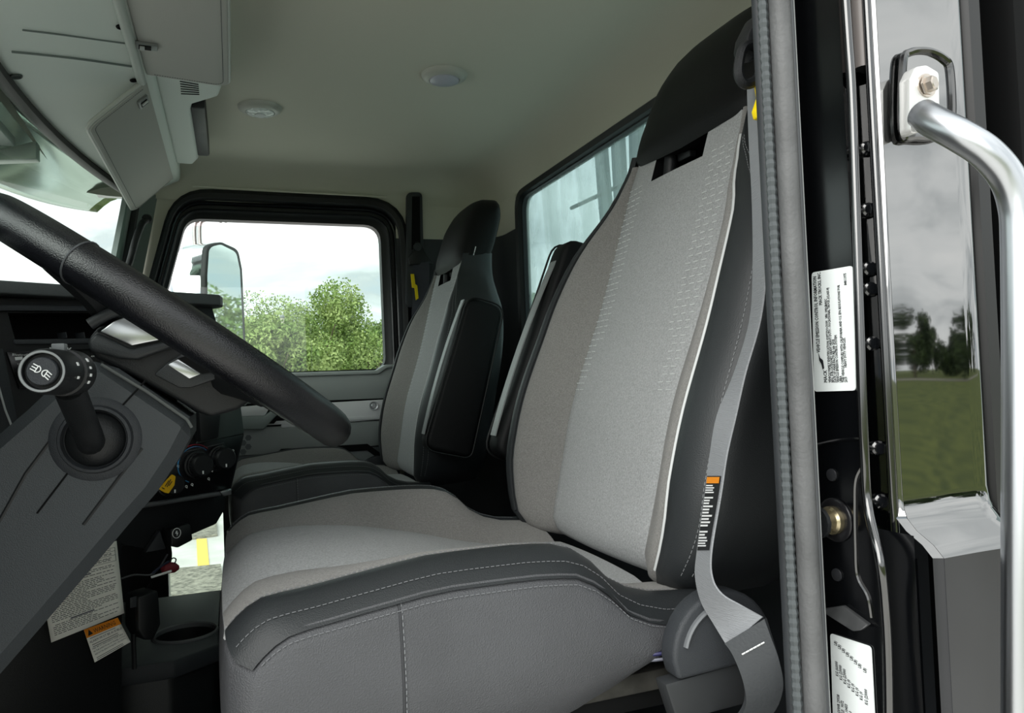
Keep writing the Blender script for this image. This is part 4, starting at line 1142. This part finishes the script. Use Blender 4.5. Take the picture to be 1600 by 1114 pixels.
# knee panel below, socket, wires
kp = thing('knee_panel', 'black lower dash panel below the heater knobs', 'panel', Wp(60, 1130, -.03))
MB().prism([Wp(u, v, -.02) for u, v in ((-90, 838), (140, 803), (354, 770), (353, 795), (339, 819), (286, 842), (262, 856), (236, 860), (192, 852), (192, 1180), (-120, 1300))], -WN*.05).build('panel_face', BLK, kp, bevel=.004)
MB().prism([Wp(u, v, -.019) for u, v in ((244, 828), (254, 856), (222, 862))], WN*.012).build('gusset', DGR, kp, bevel=.001)
so = thing('power_socket', 'small black socket block with lightning bolt symbol under the dash', 'socket', Wp(258, 850))
sb = MB().prism([Wp(u, v, -.018) for u, v in ((252, 824), (280, 815), (284, 818), (287, 841), (264, 853), (253, 850))], WN*.03).build('socket_body', BLK, so, bevel=.003)
c = Wp(276, 833, .0124)
MB().tube([c+ex*(.0066*cos(2*pi*k/24))+UPW*(.0076*sin(2*pi*k/24)) for k in range(24)], .0006, 5, closed=True).build('symbol_ring', PRT, sb)
MB().prism([c+ex*(x*.001)+UPW*(y*.001) for x, y in ((-.5, 4.2), (-2.4, -.4), (-.4, -.2), (.4, -4.6), (2.6, .6), (.6, .6), (1.4, 3.2))], WN*.0004).build('bolt_symbol', PRT, sb)
wi = thing('loose_connector', 'maroon connector with loose white and dark wires under the dash', 'connector', Wp(265, 905, -.01))
MB().lathe([(.002, -.016), (.007, -.013), (.009, -.004), (.008, .006), (.004, .012), (.0001, .013)], Wp(267, 887, .0), RX+V((0, 0, -.2)), 12).build('connector_body', mat('maroon_plastic', '#7d2a33', .5), wi)
MB().tube(catmull([Wp(236, 902, .002), Wp(252, 897, .006), Wp(268, 892, .010)], 5), .0019, 6).build('white_wire', PRT, wi)
MB().tube(catmull([Wp(236, 898, .002), Wp(250, 886, .006), Wp(264, 877, .008)], 5), .0019, 6).build('dark_wire', mat('navy_wire', '#20283c', .5), wi)
MB().tube(catmull([Wp(262, 880, .004), Wp(270, 872, .004), Wp(275, 874, .004), Wp(273, 880, .004)], 5), .0010, 6).build('loop_wire', BLK, wi)
MB().tube(catmull([Wp(190, 904, .0), Wp(210, 898, .003), Wp(240, 896, .003), Wp(262, 866, -.004)], 5), .0014, 6).build('harness_wire', mat('harness_grey', '#4b4d50', .4), wi)
MB().tube(catmull([Wp(262, 850, -.012), Wp(264, 870, -.010), Wp(258, 890, -.012), Wp(240, 905, -.012), Wp(228, 925, -.012)], 5), .0045, 8).build('loom', BLKM, wi)
ad_ = thing('adapter_box', 'black plastic adapter box hanging below the loose wires', 'adapter', Wp(215, 990, -.01))
MB().prism([Wp(u, v, -.02) for u, v in ((194, 926), (226, 916), (230, 968), (218, 992), (203, 992), (194, 975))], WN*.045).build('case', BLK, ad_, bevel=.004)
MB().prism([Wp(u, v, .026) for u, v in ((203, 934), (213, 931), (213, 948), (203, 950))], WN*.001).build('raised_key', DGR, ad_, bevel=.0005)
MB().tube([Wp(208, 990, .0), Wp(209, 1014, .0), Wp(210, 1045, .0)], .0035, 8).build('lead', BLK, ad_)

# papers taped to the panel
def sheet(name, label, cat_, c4, bulge, m, off=.006, n=10, frac=None):
    t = thing(name, label, cat_, Wp(*c4[3], off))
    def S(a, b, d=0):
        u = (c4[0][0]*(1-a)+c4[1][0]*a)*(1-b)+(c4[3][0]*(1-a)+c4[2][0]*a)*b
        v = (c4[0][1]*(1-a)+c4[1][1]*a)*(1-b)+(c4[3][1]*(1-a)+c4[2][1]*a)*b
        return Wp(u, v, off+bulge(a, b)+d)
    MB().grid([[S(i/n, j/n) for i in range(n+1)] for j in range(n+1)]).build('sheet', m, t, solid=.0004)
    return t, S
bul1 = lambda a, b: .006*sin(a*5)*b+.010*b*b
t, S = sheet('instruction_sheet', 'crumpled white instruction sheet hanging behind the steering column', 'paper', [(56, 872), (182, 845), (194, 958), (80, 1004)], bul1, PAP)
mb = MB(); rnd = random.Random(5)
def seg(mb, S, a0, a1, b, h, d=.0009, n=4):
    mb.grid([[S(a0+(a1-a0)*k/n, b, d) for k in range(n+1)], [S(a0+(a1-a0)*k/n, b+h, d) for k in range(n+1)]])
for r in range(30):
    b = .30+.0218*r
    if b > .94: break
    if r in (2, 23): continue
    a = .06+(.0 if r % 6 else .03)
    end = .92 if rnd.random() > .22 else rnd.uniform(.45, .8)
    while a < end:
        w = rnd.uniform(.02, .075); seg(mb, S, a, min(a+w, .94), b, .0085, n=2); a += w+.014
for b in (.10, .145, .16, .205, .22, .235):
    a = .50
    while a < .90:
        w = rnd.uniform(.03, .07); seg(mb, S, a, min(a+w, .92), b, .008, n=2); a += w+.016
mb.build('printed_lines', mat('faded_ink', '#6b6a68', .9), t, smooth=0, norm=False)
mb = MB()
for a0, a1, b in ((.3, .97, .08), (.3, .97, .125), (.3, .97, .18), (.3, .97, .26)): seg(mb, S, a0, a1, b, .004)
for a in (.46, .966): mb.grid([[S(a, .08+.18*k/4, .0009) for k in range(5)], [S(a+.005, .08+.18*k/4, .0009) for k in range(5)]])
mb.build('printed_table', INK, t, smooth=0, norm=False)
mb = MB(); seg(mb, S, .42, .64, .335, .018); seg(mb, S, .30, .62, .80, .018); mb.build('printed_bars', mat('grey_print', '#77767a', .9), t, smooth=0, norm=False)
bul2 = lambda a, b: .012*b*b
t, S = sheet('warning_label', 'curled white label with orange WARNING band on the lower panel', 'label', [(131, 984), (184, 965), (204, 1003), (148, 1035)], bul2, PAP)
MB().grid([[S(k/8, 0, .0009) for k in range(9)], [S(k/8, .26, .0009) for k in range(9)]]).build('orange_band', ORA, t)
def stext(body, a, b, size, hgt, mb, sx=.85):
    xd = S(a+.3, b)-S(a, b); o = S(a, b, .0022)
    yd = S(a, b-.2)-S(a, b); mb.text(body, size, o, xd, yd, sx=sx, bold=0)
mb = MB(); stext('WARNING', .24, .20, .0088, 0, mb, .72); stext('ALARM MUST BE AUDIBLE!', .04, .44, .0046, 0, mb)
stext('FAILURE TO MAINTAIN A CLEAR VIEW', .05, .64, .0030, 0, mb); stext('IN THE DIRECTION OF TRAVEL COULD', .06, .73, .0030, 0, mb); stext('RESULT IN SERIOUS INJURY OR DEATH.', .07, .82, .0030, 0, mb)
mb.add([S(.06, .22, .0022), S(.21, .20, .0022), S(.125, .04, .0022)], [(0, 1, 2)])
mb.build('lettering', INK, t, smooth=0, norm=False)
mb = MB()
for b in (.30, .50, .56, .90, .95): seg(mb, S, .08, .82, b, .018)
mb.build('fine_print', mat('faded_ink', '#6b6a68'), t, smooth=0, norm=False)
# yellow tag by the heater controls
t = thing('yellow_tag', 'small yellow warning tag below the heater knobs', 'tag', Wp(262, 770, .01))
tgp_ = [(p.x, p.y) for p in roundpoly([(247, 764), (268, 741), (274, 744), (272, 758), (263, 771), (258, 770)], 2.5, 3)]
MB().prism([Wp(u, v, .032) for u, v in tgp_], WN*.001).build('tag_plate', mat('tag_yellow', '#f2bd12', .5), t)
mb = MB()
for a in ((258, 760, 264, 751), (261, 761, 267, 749), (264, 759, 269, 752), (253, 762, 257, 764)):
    mb.tube([Wp(a[0], a[1], .0336), Wp(a[2], a[3], .0336)], .0007, 4)
mb.build('tag_print', INK, t)

# =================================================================== centre console with cup holder
ZC = .38
co = thing('centre_console', 'black floor console with round cup holder between the seats', 'console', (-.14, 1.5, 0))
cc = onZ(290, 990, ZC)
ring = [V((cc.x+.052*cos(2*pi*k/32), cc.y+.052*sin(2*pi*k/32), ZC)) for k in range(32)]
MB().plate([V(p) for p in ((-.20, 1.37, ZC), (-.10, 1.37, ZC), (-.03, 1.42, ZC), (-.03, 1.80, ZC), (-.34, 1.80, ZC), (-.34, 1.44, ZC))], [ring], (0, 0, -.03)).build('top_plate', DGR, co, bevel=.004)
MB().lathe([(.052, 0), (.050, -.05), (.048, -.07), (.0001, -.07)], V((cc.x, cc.y, ZC)), (0, 0, 1), 32, caps=False).build('cup_well', BLK, co)
MB().lathe([(.056, -.001), (.056, .003), (.053, .005), (.051, .003), (.051, -.004)], V((cc.x, cc.y, ZC)), (0, 0, 1), 36, caps=False).build('cup_rim', mat('rim_grey', '#6d6f70', .35), co)
MB().prism([V(p) for p in ((-.20, 1.38, 0), (-.105, 1.38, 0), (-.04, 1.43, 0), (-.04, 1.79, 0), (-.33, 1.79, 0), (-.33, 1.44, 0))], (0, 0, ZC-.03)).build('body', BLK, co, bevel=.008)
fl = [onZ(u, v, .30) for u, v in ((96, 1085), (150, 1058), (210, 1042), (262, 1044), (335, 1012))]
MB().grid([[p+V((0, 0, z)) for p in catmull(fl, 6)] for z in (0, -.004, -.10, -.30)]+[[p+V((0, .06, -.30)) for p in catmull(fl, 6)], [p+V((0, .06, 0)) for p in catmull(fl, 6)]], cu=True).build('tray_wall', DGR, co, smooth=50)
MB().tube(catmull(fl, 6), .004, 8).build('tray_lip', mat('rim_grey', '#6d6f70'), co)
# black pillar handle by the windscreen
gp = thing('pillar_handle', 'black grab bar on the far windscreen pillar', 'handle', onY(205, 405, 2.12))
MB().tube(catmull([onY(228, 345, 2.13), onY(222, 350, 2.10), onY(212, 375, 2.09), onY(204, 405, 2.09), onY(196, 430, 2.12)], 6), .0085, 10).build('bar', BLK, gp)
MB().lathe([(.012, 0), (.012, .008), (.008, .012), (.0001, .012)], onY(230, 343, 2.14), (0, -1, .2), 14).build('upper_mount', BLK, gp)
# =================================================================== outside
def noise_mat(name, c1, c2, scale, rough=.9, detail=8, stretch=None, lo=.35, hi=.65):
    m = bpy.data.materials.new(name); m.use_nodes = True; t = m.node_tree; p = t.nodes['Principled BSDF']
    p.inputs['Roughness'].default_value = rough; p.inputs['Specular IOR Level'].default_value = .2
    tcn = N(t, 'ShaderNodeTexCoord'); src = tcn.outputs['Object']
    if stretch:
        mp = N(t, 'ShaderNodeMapping'); mp.inputs['Scale'].default_value = stretch; L(t, src, mp.inputs[0]); src = mp.outputs[0]
    n = N(t, 'ShaderNodeTexNoise'); n.inputs['Scale'].default_value = scale; n.inputs['Detail'].default_value = detail; L(t, src, n.inputs['Vector'])
    r = N(t, 'ShaderNodeValToRGB'); r.color_ramp.elements[0].position = lo; r.color_ramp.elements[1].position = hi
    r.color_ramp.elements[0].color = lin(c1); r.color_ramp.elements[1].color = lin(c2)
    L(t, n.outputs['Fac'], r.inputs[0]); L(t, r.outputs[0], p.inputs['Base Color'])
    MATS[name] = m; return m
GZ = -1.25
CONC = noise_mat('pale_concrete', '#c9c6c0', '#e6e3dd', 1.5)
GRAS = noise_mat('grass', '#3c4a22', '#6b7436', 1.2)
GRAV = noise_mat('gravel', '#6d6a62', '#a8a395', 18)
def flat(name, x0, x1, y0, y1, z, m, label, kind='structure'):
    o = MB().box(((x0+x1)/2, (y0+y1)/2, z-.05), (x1-x0, y1-y0, .1)).build(name, m)
    o['kind'] = kind; o['label'] = label; o['category'] = 'ground'; return o
flat('ground_lot', -80, 80, -6, 32, GZ, CONC, 'pale concrete truck lot')
flat('ground_grass', -80, 160, -140, -6, GZ+.02, GRAS, 'green grass verge beyond the driver side')
flat('ground_verge', -80, 80, 32, 120, GZ+.02, GRAS, 'grass under the far trees')
flat('road', -80, 160, -62, -56, GZ+.05, GRAV, 'grey road beyond the grass')
# gravel patches and kerb strips by the lot, yellow bay line
def patch(name, px, label, cat_, m, h=.03):
    pts = [onZ(u, v, GZ) for u, v in px]
    o = MB().prism([p+V((0, 0, .001)) for p in pts], (0, 0, h)).build(name, m); tag(o, label, cat_); return o
patch('gravel_bed', ((262, 893), (345, 885), (352, 930), (255, 935)), 'near grey gravel bed beyond the low door window', 'gravel', GRAV)
patch('gravel_bed', ((282, 846), (340, 838), (338, 812), (290, 816)), 'far grey gravel bed beyond the low door window', 'gravel', GRAV)
patch('bay_line', ((309, 887), (327, 885), (323, 842), (307, 843)), 'yellow painted bay line on the pale concrete', 'road marking', mat('yellow_road_paint', '#f2cf6a', .8), .008)
gm_ = MB().prism([V((12, -9.2, GZ+.02))+V((.77, -.63, 0))*(4.4*cos(2*pi*k/40)*(1+.04*sin(k*2.3)))+V((.63, .77, 0))*(1.5*sin(2*pi*k/40)*(1+.05*cos(k*1.7))) for k in range(40)], (0, 0, .04)).build('gravel_patch', GRAV)
tag(gm_, 'oval grey gravel patch on the grass, mirrored low in the black side panel', 'gravel')
# ------------------------------------------------------------------ trees
import random as _r
def foliage_mesh(name, cx, cy, z0, w, h, n, rnd, ls, m):
    clumps = []
    for k in range(26):
        a, e = rnd.uniform(0, 2*pi), rnd.uniform(-.9, 1)
        rr = rnd.uniform(.45, .8)
        clumps.append((cx+cos(a)*w*.5*rr*sqrt(1-e*e*.8), cy+sin(a)*w*.5*rr*sqrt(1-e*e*.8), z0+h*(.5+.42*e), rnd.uniform(.18, .30)*w*.62))
    vs, fs = [], []
    for k in range(n):
        c = clumps[k % 26]
        d = V((rnd.gauss(0, 1), rnd.gauss(0, 1), rnd.gauss(0, .85))).normalized()*(c[3]*rnd.uniform(.55, 1.05))
        p = V((c[0], c[1], c[2]))+d
        a = V((rnd.gauss(0, 1), rnd.gauss(0, 1), rnd.gauss(0, 1))).normalized()*ls*rnd.uniform(.6, 1.3)
        b = a.cross(V((rnd.gauss(0, 1), rnd.gauss(0, 1), rnd.gauss(0, 1)))).normalized()*ls*.55
        i = len(vs); vs += [p-a, p+b, p+a, p-b]; fs.append((i, i+1, i+2, i+3))
    mb = MB(); mb.v = vs; mb.f = fs
    return mb
def leafmat(name, c1, c2):
    m = noise_mat(name, c1, c2, .9, .6, 3); return m
LV = [leafmat('leaf_fresh_green', '#76904a', '#b0bd7c'), leafmat('leaf_mid_green', '#647e48', '#94a566'), leafmat('leaf_dark_green', '#2c3c22', '#4c5e34')]
BARK = noise_mat('bark', '#4b4238', '#776a5a', 6)
def tree(x, y, w, h, label, grp, m, n=4500, ls=.16, seed=1, trunk=.3):
    rnd = _r.Random(seed)
    t = thing('tree', label, 'tree', (x, y, GZ), grp)
    f = foliage_mesh('f', x, y, GZ+h*trunk*.8, w, h*(1-trunk*.8), n, rnd, ls, m).build('foliage', m, t, smooth=0, norm=False, kind='stuff')
    MB().tube(catmull([V((x, y, GZ-.1)), V((x+.1, y, GZ+h*.3)), V((x-.1, y+.1, GZ+h*.6))], 5), [.18*h/8*(1-.06*k) for k in range(11)], 8).build('trunk', BARK, t)
    for k in range(3):
        a = rnd.uniform(0, 6.3)
        MB().tube([V((x, y, GZ+h*.35)), V((x+cos(a)*w*.18, y+sin(a)*w*.18, GZ+h*.55)), V((x+cos(a)*w*.3, y+sin(a)*w*.3, GZ+h*.72))], [.09*h/8, .06*h/8, .03*h/8], 6).build('branch', BARK, t)
    return t
YT = 40
def tx(px, y): return onY(px, 560, y).x
def th_(py, px, y): return onY(px, py, y).z-GZ
FAR = [(490, 44, 455, 8.5, 'tall round green tree in the middle of the passenger window', 0), (420, 34, 505, 4.4, 'low green tree left of the poles in the passenger window', 0),
       (575, 54, 495, 6.6, 'green tree at the right edge of the passenger window', 1), (530, 64, 480, 8.0, 'darker green tree behind the tall round tree', 1),
       (455, 74, 488, 8.0, 'small green tree behind the utility poles', 1), (340, 56, 440, 9.0, 'green tree seen behind the door mirror', 0), (375, 86, 500, 11., 'bushy green tree low beside the mirror', 1)]
for k, (px, y, py, w, lb, mi) in enumerate(FAR):
    tree(tx(px, y), y, w, th_(py, px, y), lb, 'trees across the lot', LV[mi], 17000, .10, 11+k, .12)
for k, (x, w, h, lb) in enumerate([(-17, 8, 9, 'broad green tree at the front end of the row across the lot'), (19, 6.5, 7.5, 'green tree just hidden by the passenger seat, across the lot'), (30, 8, 9, 'broad green tree at the rear end of the row across the lot')]):
    tree(x, 45+k % 2*3, w, h, lb, 'trees across the lot', LV[k % 2], 3000, .22, 40+k, .12)
# trees behind the camera, seen only as reflections in the black cab side
NEAR = [(62, -62, 8, 7.0, 'rounded dark tree mirrored at the left of the black side panel'), (81, -74, 6.5, 5.0, 'low dark bush mirrored left of the gap in the black side panel'),
        (100, -92, 5, 4.4, 'smallest dark bush mirrored in the middle of the black side panel'), (102, -84, 7.5, 7.0, 'middling dark tree mirrored right of the gap in the black side panel'),
        (86.4, -66, 7, 8.8, 'tallest dark tree mirrored at the right of the black side panel'), (60, -76, 8, 8, 'dark tree across the grass, left of the mirrored ones'),
        (116, -80, 9, 9, 'dark tree across the grass, right of the mirrored ones')]
for k, (x, y, w, h, lb) in enumerate(NEAR):
    tree(x, y, w*1.25, h, lb, 'trees beyond the grass', LV[2], 3600, .30, 70+k, .0)
for k, (x, y, w, h, lb) in enumerate([(38, 13, 7, 7, 'green tree beside the lot, seen in the door mirror'), (46, 20, 8, 8.5, 'larger green tree behind the one in the door mirror')]):
    tree(x, y, w, h, lb, 'trees across the lot', LV[k], 3500, .2, 90+k, .08)
# ------------------------------------------------------------------ utility poles
for px, y, py in ((443, 36, 497), (462, 37, 527)):
    x = tx(px, y); h = th_(py, px, y)
    t = thing('utility_pole', 'taller pale utility pole in front of the trees' if px == 443 else 'shorter pale utility pole in front of the trees', 'pole', (x, y, GZ), 'utility poles')
    MB().tube([V((x, y, GZ)), V((x, y, GZ+h*.5)), V((x, y, GZ+h))], [.13, .11, .09], 8).build('shaft', mat('pale_pole', '#bdb8a4', .8), t)
    MB().lathe([(.10, 0), (.12, .05), (.10, .12), (.0001, .16)], V((x, y, GZ+h)), (0, 0, 1), 8).build('cap', mat('insulator_grey', '#8d9090', .4), t)
# ------------------------------------------------------------------ passenger door mirror
MY = 2.62
mi_ = thing('door_mirror', 'tall chrome door mirror outside the passenger window', 'mirror', onY(340, 600, MY))
MPN = V((.83, -.55, 0)).normalized()
def Mp(u, v, d=0.): return onP(u, v, V((-.05, 2.56, 0))+MPN*d, MPN)
face = roundpoly([(322, 600), (321, 430), (324, 382), (345, 378), (372, 390), (378, 420), (387, 600)], [10, 10, 16, 12, 16, 20, 8], 5)
MB().prism([Mp(p.x, p.y) for p in face], -MPN*.02).build('mirror_rim', BLK, mi_, bevel=.004)
fin = roundpoly([(325, 597), (324, 430), (327, 386), (345, 382), (369, 394), (375, 422), (383, 597)], [8, 8, 14, 10, 14, 18, 6], 5)
MB().prism([Mp(p.x, p.y, .002) for p in fin], -MPN*.003).build('mirror_glass', mat('mirror_silver', '#dfe9e6', .02, metal=1), mi_)
shl = [Mp(p.x, p.y, -.018) for p in face]; cen = sum(shl, V())/len(shl)
rows = [shl]+[[cen.lerp(q_, f)+V((-.125*d_, .035*d_, 0)) for q_ in shl] for f, d_ in ((1.0, .35), (.96, .7), (.86, .92), (.6, 1.0))]
m2 = MB().grid(rows, cv=True); b_ = len(m2.v)-len(shl); m2.f.append(tuple(range(b_, len(m2.v))))
m2.build('chrome_shell', CHR, mi_, smooth=60)
for k in (0, 8):
    MB().tube(catmull([onY(305+k, 384, MY+.05), onY(304+k, 356, MY+.05), onY(309+k, 345, MY+.05), onY(330+k, 342, MY+.03), onY(345+k, 345, 2.30)], 6), .006, 8).build('mirror_arm', mat('arm_pinkish_steel', '#b7aaa8', .3, metal=.8), mi_)
MB().tube([onY(314, 560, MY+.05), onY(314, 700, 2.45), onY(330, 720, 2.25)], .008, 8).build('mirror_arm', MATS['arm_pinkish_steel'], mi_)
# ------------------------------------------------------------------ stainless sun visor outside above the windscreen
vs_ = thing('exterior_sun_visor', 'polished steel sun visor outside the top of the windscreen', 'visor', (-.45, 1.35, 1.2))
rows = []
for y in [.35+2.0*k/30 for k in range(31)]:
    c = ((y-1.35)/1.0)**2
    xo = xtop(min(max(y, .5), 2.15))-.03
    c8 = ((y-1.35)/.8)**2; ex_, ez_ = -.468+.085*c8, 1.236+.058*c8
    rows.append([V((xo, y, 1.365)).lerp(V((ex_, y, ez_)), f)+V((0, 0, .018*sin(pi*f))) for f in (0, .2, .4, .6, .8, .95, 1)])
MB().grid(rows).build('visor_sheet', STL, vs_, solid=.003)
for y in (.75, 1.62):
    MB().prism([V((xtop(y)-.015, y, 1.30)), V((xtop(y)-.10, y, 1.27)), V((xtop(y)-.11, y, 1.255)), V((xtop(y)-.015, y, 1.265))], (0, .03, 0)).build('visor_bracket', mat('bracket_pale', '#a9b3ad', .4, metal=.4), vs_, bevel=.003)
MB().box((xtop(1.3)-.05, 1.36, 1.292), (.03, .5, .02)).build('marker_light_bar', mat('bar_pale', '#aab2ae', .4), vs_, bevel=.004)
# bonnet
bo_ = tag(MB().grid([[V((-.42-1.5*k/8, 1.35+y*(1-.25*k/8), .80-.10*(k/8)**2-.22*abs(y)**3)) for y in [-.85+1.7*j/16 for j in range(17)]] for k in range(9)]+[[V((-1.95, 1.35+y*.75, -.2)) for y in [-.85+1.7*j/16 for j in range(17)]]]).build('bonnet', PNT, solid=.004, smooth=60), 'long black bonnet in front of the windscreen', 'bonnet')
# ------------------------------------------------------------------ dump body front seen through the rear glass
dbm = noise_mat('streaked_steel', '#93a3a6', '#d9e6e2', 1.6, .35, 6, (1, 3, .5), .38, .62)
dp = thing('dump_body', 'pale streaked steel dump body front behind the rear window', 'dump body', (1.75, 1.35, -.2))
MB().box((1.78, 1.35, .75), (.06, 2.3, 1.9)).build('front_sheet', dbm, dp, bevel=.01)
for y in (.5, 1.05, 1.62, 2.2):
    MB().box((1.735, y, .75), (.04, .07, 1.9)).build('stiffener', dbm, dp, bevel=.008)
MB().box((1.73, 1.35, 1.68), (.10, 2.3, .08)).build('top_rail', dbm, dp, bevel=.01)
hb_ = thing('hydraulic_hoses', 'dark slanting hydraulic hoses behind the rear window', 'hose', (1.3, 1.5, .4))
for k in range(5):
    MB().tube(catmull([V((1.25+.03*k, 1.55+.075*k, .5)), V((1.2, 1.72+.085*k, .95)), V((1.22, 1.86+.10*k, 1.22)), V((1.28, 1.90+.13*k, 1.7))], 6), .026, 8).build('hose', mat('hose_grey', '#2f3b40', .5), hb_)
MB().tube([V((1.0, .8, 1.30)), V((1.0, 2.1, 1.335))], .006, 6).build('cable', mat('hose_grey', '#2f3b40'), hb_)
sh = thing('exhaust_shield', 'black panel standing behind the cab corner', 'panel', (.9, .5, -.3))
MB().box((.85, .47, .6), (.42, .05, 2.0)).build('shield_sheet', BLKM, sh, bevel=.01)
